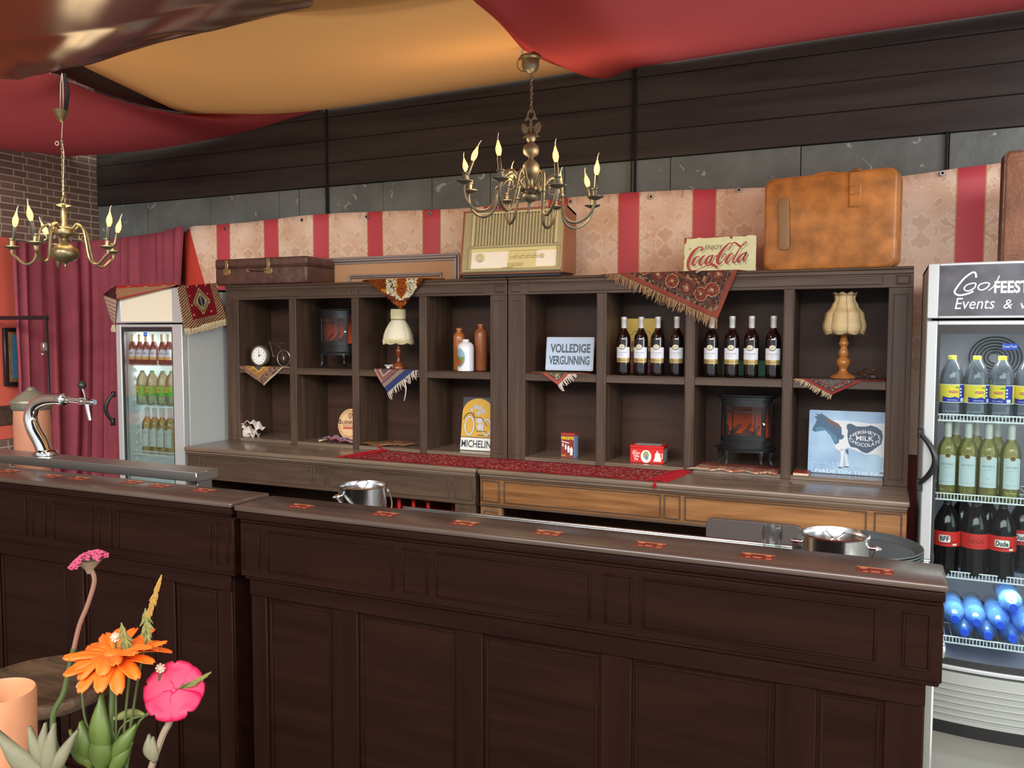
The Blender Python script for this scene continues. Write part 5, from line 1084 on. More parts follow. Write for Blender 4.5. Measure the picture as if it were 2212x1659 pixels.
# ================================================================ drinks fridges
def fridge(x0, w, yf, d, label, side_mat, sign, zg0, zg1, shelves, fl, fr, bulge, inner='fridge_inner'):
    t = thing('drinks_fridge', label, 'fridge', (x0, yf, 0), group='glass-door drinks fridges'); H = 1.945; th = .035; fd = .045
    m = MB(side_mat).box(0, .02, fd, d, .06, H, .004); m.build('side_panel', t); MB(side_mat).box(w-.02, w, fd, d, .06, H, .004).build('side_panel', t)
    MB(side_mat).box(0, w, fd, d, H-.02, H, .004).build('top_panel', t); MB(side_mat).box(.02, w-.02, d-.02, d, .06, H-.02).build('back_panel', t)
    m = MB(inner).box(.02, th, fd+.01, d-.04, .29, 1.70).box(w-th, w-.02, fd+.01, d-.04, .29, 1.70).box(.02, w-.02, d-.04, d-.02, .29, 1.70).box(.02, w-.02, fd+.01, d-.04, 1.69, 1.71).box(.02, w-.02, fd+.01, d-.04, .27, .29)
    for k in range(24):
        z = .36+k*.055
        for xx in (th, w-th-.012): m.box(xx, xx+.012, fd+.06, fd+.08, z, z+.02, .002)
    m.build('liner', t)
    def bow(x): return -bulge*(1-((x-w/2)/(w/2))**2)
    def strip(m, xa, xb, z0, z1, y0, y1, n=14):
        xs = [xa+(xb-xa)*i/n for i in range(n+1)]; return m.prism([(x, y0+bow(x)) for x in xs]+[(x, y1+(0 if y1 > .03 else bow(x))) for x in xs[::-1]], z0, z1)
    m = MB('silver_frame'); strip(m, 0, fl, 1.722, H, 0, fd, 4); strip(m, w-fr, w, 1.722, H, 0, fd, 4); strip(m, fl, w-fr, H-.012, H, 0, fd); strip(m, fl, w-fr, 1.722, 1.732, 0, fd); m.build('canopy_frame', t, smooth=40, bevel=.003)
    m = MB(sign); strip(m, fl, w-fr, 1.732, H-.012, .003, .010); sg = m.build('sign_panel', t, smooth=30)
    m = MB('silver_frame'); strip(m, 0, fl, zg0-.0, 1.712, -.004, fd-.005, 4); strip(m, w-fr, w, zg0, 1.712, -.004, fd-.005, 4); strip(m, fl, w-fr, 1.694, 1.712, -.004, fd-.005); strip(m, fl, w-fr, zg0, zg0+.018, -.004, fd-.005)
    dr = m.build('door', t, smooth=40, bevel=.004)
    m = MB('gasket'); strip(m, fl, w-fr, zg1, 1.694, .004, .012); strip(m, fl, w-fr, zg0+.018, zg0+.045, .004, .012); strip(m, fl, fl+.012, zg0+.045, zg1, .004, .012, 2); strip(m, w-fr-.012, w-fr, zg0+.045, zg1, .004, .012, 2); m.build('gasket', dr, smooth=30)
    m = MB('glass_pane'); strip(m, fl+.01, w-fr-.01, zg0+.03, zg1+.01, .007, .009); m.build('glass_pane', dr, smooth=60)
    m = MB('white_plastic'); strip(m, .0, w, .045, zg0-.006, .0, .05) if False else None
    simple('grille_silver', 'a9aca6', .35, .2) if 'grille_silver' not in MATS else None
    m = MB('grille_silver'); strip(m, .0, w, .052, zg0-.012, .004, fd)
    for k in range(6): z = .075+k*(zg0-.11)/6.2; strip(m, .0, w, z+.010, z+.018, -.006, .01); strip(m, .0, w, z, z+.004, -.002, .01)
    m.build('louvre_grille', t, smooth=30, bevel=.0015)
    m = MB('black_plastic'); strip(m, .01, w-.01, .0, .052, .004, d*.9); m.build('kick_plate', t, smooth=30)
    for k, z in enumerate(shelves):
        m = MB('white_plastic'); y0 = fd+.035; xa, xb = th+.004, w-th-.004
        m.tube([(xa, y0, z-.004), (xb, y0, z-.004)], .0035, 6).tube([(xa, y0, z+.022), (xb, y0, z+.022)], .003, 6).tube([(xa, d-.06, z-.004), (xb, d-.06, z-.004)], .003, 6).tube([(xa, (y0+d)/2, z-.006), (xb, (y0+d)/2, z-.006)], .003, 6)
        n = int((xb-xa)/.0125)
        for i in range(n+1):
            x = xa+(xb-xa)*i/n; m.box(x-.0015, x+.0015, y0-.002, y0+.002, z-.004, z+.022)
            if i % 2 == 0: m.tube([(x, y0, z), (x, d-.05, z)], .0015, 4)
        m.build('wire_shelf', t, smooth=40)
    return t, dr, sg
FY, FX, FW_ = -.45, 2.105, .62
simple('inner_grey', '7c7b80', .5); simple('side_grey', 'aab0b0', .45); simple('sign_cream', 'ebe2c8', .5); simple('slate_sign', '54545b', .5, var=.4, scale=12)
zs = [P(290, 787, Y=-.27).z, P(290, 873, Y=-.27).z, P(290, 980, Y=-.27).z, .55]
L_, LD, LS = fridge(FLX0, FLX1-FLX0, FLY, .56, 'silver drinks fridge on the left with cream sign and rug on top', 'fridge_side', 'sign_cream', .29, 1.665, zs, .045, .085, .0)
zr_ = [P(2030, 906, Y=-.37).z, P(2030, 1076, Y=-.37).z, P(2060, 1246, Y=-.37).z, P(2100, 1392, Y=-.37).z]
Rf, RD, RS = fridge(FX, FW_, FY, .62, 'tall drinks fridge at the right edge with grey lettered sign', 'side_grey', 'slate_sign', .275, 1.66, zr_, .04, .04, .035, 'inner_grey')
LIGHTS = [('fridge_lamp_left', (FLX0+.30, FLY+.12, 1.66), (FLX0+.30, FLY+.3, .6), .4, .05, 3.2, (.95, .98, 1)), ('fridge_lamp_right', (FX+.30, FY+.12, 1.66), (FX+.3, FY+.3, .5), .4, .05, 3.4, (.95, .96, 1)), ('fridge_lamp_right_low', (FX+.31, FY+.14, zr_[2]-.03), (FX+.31, FY+.22, .2), .5, .04, 2.4, (.75, .88, 1))]
for a in LIGHTS: area(*a)
# left handle, right handle
def handle(px0, py0, px1, py1, Y, par, ox, curve):
    a, b = P(px0, py0, Y=Y), P(px1, py1, Y=Y); n = 14; pts = []
    for i in range(n+1): k = i/n; p = a.lerp(b, k); s = math.sin(PI*k); pts.append((p.x-ox[0]+curve*s, p.y-ox[1]-.035*s, p.z-ox[2]))
    m = MB('black_plastic').tube(pts, [.009+.004*math.sin(PI*i/n) for i in range(n+1)], 10); m.box(pts[0][0]-.012, pts[0][0]+.012, pts[0][1]-.006, pts[0][1]+.02, pts[0][2]-.02, pts[0][2]+.02, .004).box(pts[-1][0]-.012, pts[-1][0]+.012, pts[-1][1]-.006, pts[-1][1]+.02, pts[-1][2]-.03, pts[-1][2]+.02, .004); m.build('handle', par)
handle(1989, 936, 1986, 1045, FY-.02, RD, (FX, FY, 0), .055)
handle(243, 852, 242, 910, FLY-.02, LD, (FLX0, FLY, 0), -.02)
# sign lettering on the right fridge (part of its sign)
def SP(px, py): p = P(px, py, Y=FY-.012); return p.x-FX, p.z
m = MB('p_f2f2f2')
def srib(pts, w): m.rib([SP(*p) for p in spline(pts, 6)], w, 0)
srib([(2108, 600), (2106, 590), (2098, 590), (2082, 602), (2066, 622), (2062, 632), (2072, 638), (2092, 634), (2102, 629)], .007)
srib([(2100, 612), (2088, 616), (2082, 624), (2090, 629), (2104, 622), (2107, 613), (2100, 612)], .005); srib([(2128, 611), (2116, 615), (2112, 623), (2120, 627), (2132, 621), (2136, 613), (2128, 611)], .005); srib([(2134, 628), (2146, 618), (2158, 596)], .004)
(xa, za), (xb, zb_) = SP(2146, 634), SP(2222, 606); m.text('FEEST', xa, xb, za, zb_, 0, bold=.03); (xa, za), (xb, zb_) = SP(2062, 668), SP(2148, 646); m.text('Events', xa, xb, za, zb_+.006, 0, shear=.2); (xa, za), (xb, zb_) = SP(2166, 667), SP(2186, 647); m.text('&', xa, xb, za, zb_, 0, shear=.2); (xa, za), (xb, zb_) = SP(2202, 667), SP(2330, 648); m.text('verhuur', xa, xb, za, zb_, 0, shear=.2)
m.v = [Vector((v.x, -.035*(1-((v.x-FW_/2)/(FW_/2))**2)+.0015, v.z)) for v in m.v]; m.build('lettering', RS, smooth=0)
for par, px, py, w_, off, Y in ((RD, 2182, 749, .054, (FX, FY, 0), FY-.025), (LD, 314, 722, .034, (FLX0, FLY, 0), FLY-.002)):
    p = P(px, py, Y=Y); m = MB('p_1648c0').plate([(-w_/2, -.013), (w_/2, -.013), (w_/2, .013), (-w_/2, .013)], -.0005, 0); m.mat('p_e8f0ff').text('CaterTech', -w_*.45, w_*.42, -.004, .006, -.001); m.build('door_sticker', par, (p.x-off[0], p.y-off[1], p.z), smooth=0)
p = P(2150, 775, Y=-.1); m = MB('gasket')
for r in (.03, .045, .06, .075, .09, .105): m.tube([(p.x-FX+.02+r*math.cos(a), .55, p.z+r*.9*math.sin(a)) for a in [2*PI*i/40 for i in range(40)]], .003, 5, True)
m.build('fan_guard', Rf)
# ---------------------------------------------------------------- bottles in the fridges
thin('pet_clear', 'c6ccd4', .16, .04, .10, 'b8c0cc'); thin('pet_cola', '2a1a18', .14, .05, .35, '2a2024'); thin('white_wine', 'f6f0c0', .14, .05, .2, 'e0d890'); thin('pet_blue', '86b4f0', .14, .05, .30, '7ab0f0'); thin('pet_tea', 'd8d8b8', .14, .05, .30, 'c8cca8'); thin('brown_glass', '5a2a20', .14, .04, .45, '6a3428'); thin('gold_wine', 'ecd898', .14, .05, .25, 'd4bc78')
def wrap(r, a0): return lambda p: Vector(((r-p.y)*math.cos(p.x/r-PI/2+a0), (r-p.y)*math.sin(p.x/r-PI/2+a0), p.z))
def bottle(name, H, r, prof, mat, capmat, capz, capr, lab):
    def mk(label, group):
        t = thing(name, label, 'bottle', group=group); MB(mat).lathe([(a*r, b*H) for a, b in prof], 28).build('bottle_body', t, smooth=60)
        MB(capmat).lathe([(capr, capz*H), (capr, H*.995), (capr*.9, H), (0, H)], 20, cap=False).build('cap', t); lab(t, r, H); return t
    return mk
def lab_tea(t, r, H):
    rr = r+.0006; m = MB('p_e8cf3a').lathe([(rr, .27*H), (rr, .55*H)], 36, cap=False); m.mat('p_f0f0e8').lathe([(rr+.0001, .265*H), (rr+.0001, .275*H)], 36, cap=False).lathe([(rr+.0001, .545*H), (rr+.0001, .553*H)], 36, cap=False)
    m.warp = wrap(rr, .25); m.mat('p_1a22a0').plate([(.018, .275*H), (.05, .275*H), (.05, .545*H), (.018, .545*H)], -.0002, 0).plate([(-.05, .275*H), (.02, .275*H), (.02, .33*H), (.0, .36*H), (-.02, .34*H), (-.05, .36*H)], -.0003, 0)
    m.mat('p_f4d83a').plate([(x, z) for x, z in arc(16, 0, 2*PI, .018, (-.008, .43*H))[:-1]], -.0005, 0); m.mat('p_5a8a3a').plate([(-.005, .50*H), (.012, .52*H), (.016, .49*H)], -.0006, 0)
    m.mat('p_c83a28').plate(rrect(-.024, .010, .415*H, .452*H, .004, 2), -.0008, 0); m.mat('p_f0e0c0').text('LIPTON', -.020, .006, .423*H, .444*H, -.0011, bold=.02); m.mat('p_e8eef8').text('Sparkling', -.030, .010, .29*H, .318*H, -.0006, shear=.2).plate([(.024, .285*H), (.040, .285*H), (.040, .335*H), (.024, .335*H)], -.0006, 0)
    for k in range(3): m.plate([(.024+.004*math.cos(a), (.38+.05*k)*H+.004*math.sin(a)) for a in [2*PI*i/10 for i in range(10)]], -.0006, 0)
    m.build('label', t, smooth=60)
PR = [(.85, 0), (.98, .02), (1, .05), (1, .22), (.97, .245), (1, .26), (1, .58), (.97, .66), (.86, .76), (.66, .85), (.42, .92), (.30, .95), (.28, .97)]
tea = bottle('iced_tea_bottle', P(2052, 768, Y=-.33).z-zr_[0]-.002, .047, PR, 'pet_clear', 'p_e6e02a', .93, .0155, lab_tea)(
    'yellow-capped clear bottle, leftmost on the top shelf of the right fridge', 'yellow-capped bottles in the right fridge'); q = P(2052, 880, Y=-.33); tea.location = (q.x+.004, -.32, zr_[0]+.002)
for px, lb in ((2105, 'second on the top shelf of the right fridge'), (2160, 'third on the top shelf of the right fridge'), (2216, 'cut by the photo edge on the top shelf')):
    q = P(px, 880, Y=-.33); o = dup(tea, (q.x+.004, -.325, zr_[0]+.002), (0, 0, -.45 if px > 2120 else 0.1), 'yellow-capped clear bottle, '+lb)
WPR = [(.9, 0), (1, .012), (1, .60), (.96, .66), (.82, .71), (.58, .755), (.42, .79), (.37, .83), (.36, .90)]
def lab_art(t, r, H):
    rr = r+.0006; m = MB(); m.warp = wrap(rr, 0); m.mat('p_c3cfd2'); pts = [(-.034, .17*H), (.034, .17*H), (.034, .555*H)]+[(.034-.068*i/10, .555*H+.018*H*math.sin(PI*i/10)) for i in range(1, 10)]+[(-.034, .555*H)]
    n = 12
    m.grid(lambda u, v: (-.034+.068*u, -.0002, .17*H+(.385*H+.02*H*math.sin(PI*u))*v), 16, 2); m.mat('p_b89858').plate([(x, z) for x, z in arc(16, 0, 2*PI, .0115, (0, .565*H))[:-1]], -.0006, -.0003); m.mat('p_5a4a2c').plate([(x, z) for x, z in arc(16, 0, 2*PI, .0085, (0, .565*H))[:-1]], -.0009, -.0006)
    m.mat('p_7a8288').text('ARTERO', -.024, .024, .435*H, .460*H, -.0006).text('MACABEO VERDEJO', -.016, .016, .40*H, .408*H, -.0006).rib([(-.03, .215*H), (.03, .215*H)], .0008, -.0005).text('WHITE', -.006, .006, .28*H, .288*H, -.0006); m.build('label', t, smooth=60)
H2 = P(2087, 912, Y=-.33).z-zr_[1]-.002
art = bottle('white_wine_bottle', H2, .0375, WPR, 'white_wine', 'screw_cap', .80, .0155, lab_art)('white wine bottle with silver cap, leftmost on the second shelf of the right fridge', 'white wine bottles in the right fridge'); q = P(2043, 1050, Y=-.33); art.location = (q.x+.002, -.325, zr_[1]+.002)
for k, (px, lb) in enumerate(((2087, 'second from the left in the front row'), (2131, 'third from the left in the front row'), (2180, 'fourth from the left in the front row'))):
    q = P(px, 1050, Y=-.33); dup(art, (q.x+.002, -.328, zr_[1]+.002), (0, 0, .1*k-.1), 'silver-capped white wine bottle, %s of the right fridge' % lb)
for k, px in enumerate((2062, 2106, 2150)): q = P(px, 1040, Y=-.235); dup(art, (q.x, -.235, zr_[1]+.002), label='white wine bottle in the second row, right fridge, %s from the left' % ('first', 'second', 'third')[k])
CPR = [(.5, .0), (.85, .01), (.98, .05), (.9, .12), (.86, .2), (.92, .3), (.99, .36), (1, .40), (1, .60), (.96, .68), (.8, .78), (.55, .87), (.34, .93), (.28, .95), (.27, .97)]
def lab_cola(txt, black=True):
    def f(t, r, H):
        rr = r+.0006; m = MB('p_d42a24').lathe([(rr, .40*H), (rr, .60*H)], 36, cap=False); m.warp = wrap(rr, -.05)
        if txt == 'script':
            m.mat('p_7a1a18')
            m.text('Coca-Cola', -.034, .034, .475*H, .555*H, -.0006, shear=.45).text('ZERO SUGAR', -.022, .03, .43*H, .442*H, -.0006)
        else:
            m.mat('p_f4efe6'); m.plate(rrect(-.030, .024 if txt != 'BFF' else .014, .455*H, .55*H, .006, 3), -.0004, 0); m.mat('p_1c2630').text(txt, -.026, .020 if txt != 'BFF' else .010, .468*H, .538*H, -.0008, bold=.03); m.mat('p_f0e4c8').plate([(.024, .415*H), (.042, .415*H), (.042, .44*H), (.024, .44*H)], -.0004, 0); m.mat('p_6a1412').rib([(-.035, .45*H), (-.01, .435*H), (.02, .45*H), (.04, .465*H)], .003, -.0003)
        m.build('label', t, smooth=60)
    return f
for txt, px, Y, lb in (('BFF', 2042, -.325, 'cola bottle with red label and white tag, leftmost on the third shelf'), ('script', 2103, -.325, 'cola bottle with dark red script label, second on the third shelf'), ('Dude', 2162, -.325, 'cola bottle with red label and white tag, third on the third shelf'), ('Dude', 2203, -.17, 'cola bottle standing further back at the right of the third shelf')):
    t = bottle('cola_bottle', .315, .052, CPR, 'pet_cola', 'p_2a2a2a', .94, .0155, lab_cola(txt))(lb, 'cola bottles in the right fridge'); q = P(px, 1200, Y=Y); t.location = (q.x+.002, Y, zr_[2]+.002)
for px, lb in ((2075, 'first'), (2130, 'second')):
    t = bottle('cola_bottle', .315, .052, CPR, 'pet_cola', 'p_2a2a2a', .94, .0155, lambda t, r, H: None)('plain dark cola bottle in the second row of the third shelf, behind the %s gap' % lb, 'cola bottles in the right fridge'); q = P(px, 1200, Y=-.19); t.location = (q.x, -.19, zr_[2]+.002)
# blue water bottles lying down, caps to the front
def water(label):
    t = thing('water_bottle', label, 'bottle', group='blue water bottles lying in the right fridge'); r = .044
    m = MB('pet_blue').lathe([(.012, 0), (.014, .018), (.020, .03), (.036, .055), (.043, .08), (r, .10), (r, .14), (r*.95, .15), (r, .16), (r, .29), (r*.8, .30)], 24); o = m.build('bottle_body', t, rot=(-PI/2, 0, 0), smooth=60)
    MB('p_1a50e0').lathe([(.0165, -.008), (.0165, .012), (.0, .012)], 20).lathe([(0, -.009), (.0165, -.008)], 20, cap=False).build('cap', t, rot=(-PI/2, 0, 0))
    m = MB('p_dfe6ea'); m.lathe([(r+.0006, .175), (r+.0006, .23)], 16, a0=PI*.5-.0-1.1, a1=PI*.5+1.1, cap=False); m.build('label', t, rot=(-PI/2, 0, 0)); return t
wb = None
for px, py, lb in ((2063, 1337, 'leftmost of the upper row'), (2110, 1344, 'second of the upper row'), (2161, 1350, 'third of the upper row'), (2189, 1312, 'topmost of the pile'), (2216, 1360, 'upper row at the photo edge'), (2083, 1379, 'leftmost of the lower row'), (2134, 1387, 'middle of the lower row'), (2187, 1394, 'right of the lower row')):
    q = P(px, py, Y=-.375); lab = 'clear blue water bottle lying cap forward, %s' % lb
    if wb is None: wb = water(lab); o = wb
    else: o = dup(wb, label=lab)
    o.location = (q.x, -.375, max(q.z, zr_[3]+.048) if py > 1370 else q.z)
# left fridge contents
def lab_beer(t, r, H):
    rr = r+.0005; m = MB('p_d4dbe4').lathe([(rr, .16*H), (rr, .50*H)], 24, a0=PI*1.5-1.3, a1=PI*1.5+1.3, cap=False); m.mat('p_d8a858').lathe([(rr+.0002, .16*H), (rr+.0002, .25*H)], 24, a0=PI*1.5-1.3, a1=PI*1.5+1.3, cap=False); m.warp = wrap(rr, 0); m.mat('p_2c4a84').text('BAVARIA', -.022, .022, .34*H, .40*H, -.0004, bold=.02).plate([(x, z) for x, z in arc(10, 0, 2*PI, .007, (0, .47*H))[:-1]], -.0004, 0); m.build('label', t, smooth=60)
BPR = [(.9, 0), (1, .02), (1, .50), (.93, .58), (.65, .68), (.45, .76), (.42, .90)]
b0 = None
for k, px in enumerate((288, 303, 317, 333, 352, 366)):
    Y = -.255; q = P(px, 780, Y=Y); lab = 'brown beer bottle with silver foil, %s on the top shelf of the left fridge' % ('first', 'second', 'third', 'fourth', 'fifth', 'sixth')[k]
    if b0 is None: b0 = bottle('beer_bottle', P(288, 722, Y=Y).z-zs[0]-.002, .0275, BPR, 'brown_glass', 'p_c8b890', .74, .0125, lab_beer)(lab, 'brown beer bottles in the left fridge'); o = b0
    else: o = dup(b0, label=lab)
    o.location = (q.x, Y, zs[0]+.002)
def lab_green(t, r, H):
    rr = r+.0005; m = MB('p_6cc03a').lathe([(rr, .27*H), (rr, .55*H)], 30, cap=False); m.warp = wrap(rr, -.2); m.mat('p_e8d850').plate([(x, z) for x, z in arc(14, 0, 2*PI, .018, (-.006, .45*H), .020)[:-1]], -.0004, 0); m.mat('p_c83a28').plate(rrect(-.020, .008, .435*H, .465*H, .003, 2), -.0007, 0); m.mat('p_2c6a2c').plate([(.012, .44*H), (.022, .47*H), (.02, .41*H)], -.0004, 0).plate([(-.01, .33*H), (.01, .36*H), (.008, .31*H)], -.0004, 0); m.build('label', t, smooth=60)
g0 = None
for k, px in enumerate((309, 330, 353, 372)):
    Y = -.24; q = P(px, 868, Y=Y); lab = 'green-labelled iced tea bottle, %s on the left fridge middle shelf' % ('first', 'second', 'third', 'fourth')[k]
    if g0 is None: g0 = bottle('iced_tea_bottle', P(309, 800, Y=Y).z-zs[1]-.002, .040, PR, 'pet_tea', 'p_3aa050', .93, .014, lab_green)(lab, 'green-labelled bottles in the left fridge'); o = g0
    else: o = dup(g0, label=lab)
    o.location = (q.x, Y, zs[1]+.002)
w0 = None
for k, px in enumerate((320, 336, 352, 369)):
    Y = -.22; q = P(px, 975, Y=Y); lab = 'white wine bottle with plain label, %s on the left fridge third shelf' % ('first', 'second', 'third', 'fourth')[k]
    if w0 is None:
        w0 = bottle('white_wine_bottle', P(320, 880, Y=Y).z-zs[2]-.002, .036, WPR, 'gold_wine', 'p_c8d0d0', .80, .0155, lab_art)(lab, 'white wine bottles in the left fridge'); o = w0
    else: o = dup(w0, label=lab)
    o.location = (q.x, Y, zs[2]+.002)
# ================================================================ chandeliers
simple('bulb_tip', 'd8cbb0', .1); emit('bulb_glow', 'ff9c40', 4.5); simple('candle_tube', '5a554e', .25, .6)
def chain(m, p0, p1, n, r=.008, w=.0017):
    p0, p1 = Vector(p0), Vector(p1); L = (p1-p0).length/n
    for i in range(n):
        c = p0.lerp(p1, (i+.5)/n); pts = []
        for k in range(12):
            a = 2*PI*k/12; u, v = r*math.cos(a)*.6, math.sin(a)*L*.62; pts.append(c+(Vector((u, 0, v)) if i % 2 else Vector((0, u, v))))
        m.tube(pts, w, 5, True)
def candle(par, pos, mat, tilt, lit=True, pan=.034, name='candle_arm_light', lamp=None):
    m = MB(mat).lathe([(.006, -.012), (pan*.6, -.006), (pan, .0), (pan*1.0, .004), (pan*.9, .003), (.012, .0), (.012, .004), (.010, .01), (.011, .028), (.015, .031), (.015, .036), (.010, .037)], 24, cap=False); d = m.build('drip_pan', par, pos)
    t = Matrix.Rotation(tilt[0], 4, 'X') @ Matrix.Rotation(tilt[1], 4, 'Y')
    if lit is None: return
    m = MB('candle_tube').lathe([(.0075, .03), (.0075, .085), (.006, .09)], 14); m.v = [t @ v for v in m.v]; m.build('candle_tube', d)
    m = MB('bulb_glow').lathe([(.005, .088), (.009, .098), (.0118, .110), (.0108, .124), (.006, .138), (.0028, .150)], 16); m.v = [t @ v for v in m.v]; m.build('bulb', d)
    m = MB('bulb_tip').tube([(0, 0, .150), (.0, 0, .160), (.002, 0, .170), (.006, .0, .180)], [.003, .0022, .0018, .001], 6); m.v = [t @ v for v in m.v]; m.build('bulb_tip', d)
def arm_pts(R, ang, z0, zt, zb, zc, rr=None):
    pr = [(.02, z0), (.05, z0+.02), (R*.30, zt), (R*.44, zt-.02), (R*.50, (zt+zb)/2+.01), (R*.58, zb+.02), (R*.76, zb), (R*.93, zb+.03), (R*1.0, zc-.03), (R, zc-.01)]
    return [Vector((r*math.cos(ang), r*math.sin(ang), z)) for r, z in spline(pr, 5)]
# big bronze chandelier
YC = -1.0; c = P(1147, 410, Y=YC); zf = lambda py: P(1147, py, Y=YC).z-c.z; t = thing('chandelier', 'bronze eight-arm chandelier with double-headed eagle hanging over the bar', 'chandelier', c)
z0, z1 = zf(158), zf(118); MB('bronze').lathe([(.004, z0-.004), (.012, z0), (.030, z0+.012), (.036, z0+.03), (.037, z0+.055), (.044, z0+.062), (.044, z0+.07), (.0, z0+.07)], 28).build('ceiling_cup', t, (-.004, 0, 0))
m = MB('bronze'); chain(m, (0, 0, zf(158)), (0, 0, zf(243)), 11); m.tube([(0, .004, zf(158)), (.004, .004, zf(200)), (0, .004, zf(240))], .0016, 5); m.build('chain', t)
MB('joint').tube([(x, 0, z) for x, z in arc(16, PI*.45, PI*1.5, .035, (-.03, zf(134)))], .0015, 5).build('loose_wire', t)
cl = thing('spring_clamp', 'small red and white spring clamp holding the drape above the big chandelier', 'clamp', (c.x-.045, YC, c.z+zf(116))); MB('p_e8e8e8').box(-.006, .006, -.004, .004, 0, .02, .002).build('jaw', cl); MB('p_d83a28').tube([(0, 0, 0), (-.010, 0, -.022)], .003, 6).tube([(0, 0, 0), (.006, 0, -.024)], .003, 6).build('grip', cl)
# eagle ornament
e = MB('bronze'); zE = zf(297); s = (zf(240)-zE)
e.tube([(x, 0, z) for x, z in arc(12, -.2, PI+.2, .016, (0, zE+s*.78), .03)], .004, 7)
def ep(pts): e.plate([(x*s, zE+z*s) for x, z in pts], -.004, .004)
ep([(-.03, 0), (.03, 0), (.035, .3), (.05, .45), (.03, .62), (.09, .72), (.07, .76), (0, .66), (-.07, .76), (-.09, .72), (-.03, .62), (-.05, .45), (-.035, .3)])
for q in (-1, 1):
    ep([(q*.04, .42), (q*.16, .40), (q*.22, .50), (q*.36, .56), (q*.40, .40), (q*.34, .22), (q*.20, .12), (q*.14, .22), (q*.10, .34)][::q])
    ep([(q*.06, .72), (q*.13, .80), (q*.22, .76), (q*.26, .64), (q*.18, .68), (q*.12, .66)][::q]); e.tube([(q*.03*s, 0, zE+.06*s), (q*.15*s, 0, zE+.10*s), (q*.26*s, 0, zE+.06*s)], [.004, .003, .005], 6)
    for k in range(3): e.tube([(q*.26*s, 0, zE+.07*s), (q*(.22+.06*k)*s, 0, zE-.0*s)], .0025, 5)
e.build('eagle_finial', t)
def lz(*l): return [(r, zf(py)) for r, py in l]
MB('bronze').lathe([(.003, zf(440)), (.004, zf(430))][:0]+[(.008, zf(404)), (.010, zf(392)), (.012, zf(386)), (.022, zf(383)), (.034, zf(374)), (.037, zf(366)), (.034, zf(356)), (.022, zf(349)), (.012, zf(346)), (.010, zf(340)), (.020, zf(337)), (.032, zf(332)), (.035, zf(324)), (.030, zf(316)), (.018, zf(310)), (.010, zf(308)), (.018, zf(304)), (.022, zf(298)), (.018, zf(291)), (.008, zf(288)), (.004, zf(286))], 28).build('turned_column', t, smooth=60)
tilt = bpy.data.objects.new('arm_assembly', None); 
hub = MB('bronze').lathe([(.010, .02), (.022, .012), (.024, -.008), (.018, -.014), (.010, -.018), (.030, -.024), (.032, -.034), (.022, -.046), (.010, -.052), (.006, -.060), (.004, -.10)][::-1], 28).build('arm_hub', t, rot=Euler((0, .125, YAW)), smooth=60)
m = MB('bronze')
for k in range(8): a = k*PI/4+math.radians(20); m.ball((.040*math.cos(a), .040*math.sin(a), .0), .012, 10)
m.build('hub_knobs', t, rot=Euler((0, .125, YAW)))
R = .292
for k in range(8):
    a = k*PI/4+math.radians(20); Mx = Matrix.Rotation(.125, 4, 'Y'); Mz = Matrix.Rotation(YAW, 4, 'Z')
    m = MB('bronze'); m.tube(arm_pts(R, a, .0, .065, -.125, -.02), .0062, 8)
    sp_ = [Vector(((.10+.03*math.cos(b)*(1-b/9))*math.cos(a), (.10+.03*math.cos(b)*(1-b/9))*math.sin(a), .01+.03*math.sin(b)*(1-b/9))) for b in [i*.35 for i in range(16)]]; m.tube(sp_, .003, 5)
    m.lathe([(.006, -.008), (.010, -.004), (.010, .004), (.006, .008)], 10, (R*.50*math.cos(a), R*.50*math.sin(a), -.02))
    m.v = [Mz @ (Mx @ v) for v in m.v]; ar = m.build('arm', t)
    pos = Mz @ (Mx @ Vector((R*math.cos(a), R*math.sin(a), -.018))); rr = random.Random(k+4)
    candle(ar, pos, 'bronze', (rr.uniform(-.3, .3), rr.uniform(-.35, .35)))
for dx in (-.2, .2):
    l = bpy.data.lights.new('chandelier_lamp', 'POINT'); l.energy = 3.5; l.color = (1, .72, .4); l.shadow_soft_size = .12; o = bpy.data.objects.new('chandelier_lamp', l); COL.objects.link(o); o.location = (c.x+dx, c.y, c.z+.08)
# brass chandelier on the left
Y2 = -1.75; c = P(139, 500, Y=Y2); zf = lambda py: P(135, py, Y=Y2).z-c.z; t = thing('chandelier', 'polished brass five-arm chandelier with round ball hanging at the left', 'chandelier', c)
xo = lambda px, py: P(px, py, Y=Y2).x-c.x
m = MB('brass').lathe([(.004, zf(264)), (.010, zf(262)), (.020, zf(252)), (.030, zf(242)), (.034, zf(238)), (.026, zf(238)), (.0, zf(240))], 24); m.build('ceiling_cup', t, (xo(132, 250), 0, 0))
m = MB('brass'); chain(m, (xo(134, 300), 0, zf(300)), (xo(137, 430), 0, zf(432)), 15); m.build('chain', t)
m = MB('p_b8a89a').tube([(xo(135, 262), 0, zf(262)), (xo(133, 300), 0, zf(300)), (xo(138, 330), 0, zf(330)), (xo(136, 430), 0, zf(430))], .0022, 5).tube([(xo(130, 240), 0, zf(240)), (xo(131, 180), 0, zf(180)), (xo(134, 158), 0, zf(158))], .002, 5).tube([(xo(137, 240), 0, zf(240)), (xo(136, 180), 0, zf(180)), (xo(134, 158), 0, zf(158))], .002, 5)
m.tube([(xo(123, 308)+.011*math.cos(a), 0, zf(308)+.008*math.sin(a)) for a in [2*PI*i/20 for i in range(20)]], .0022, 5, True); m.build('flex_cord', t)
MB('joint').tube([(xo(142, 240), 0, zf(240)), (xo(146, 200), 0, zf(200)), (xo(140, 165), 0, zf(160))], [.008, .010, .005], 8).build('cable_sleeve', t)
z_ = lambda *l: [(r, zf(py)) for r, py in l]
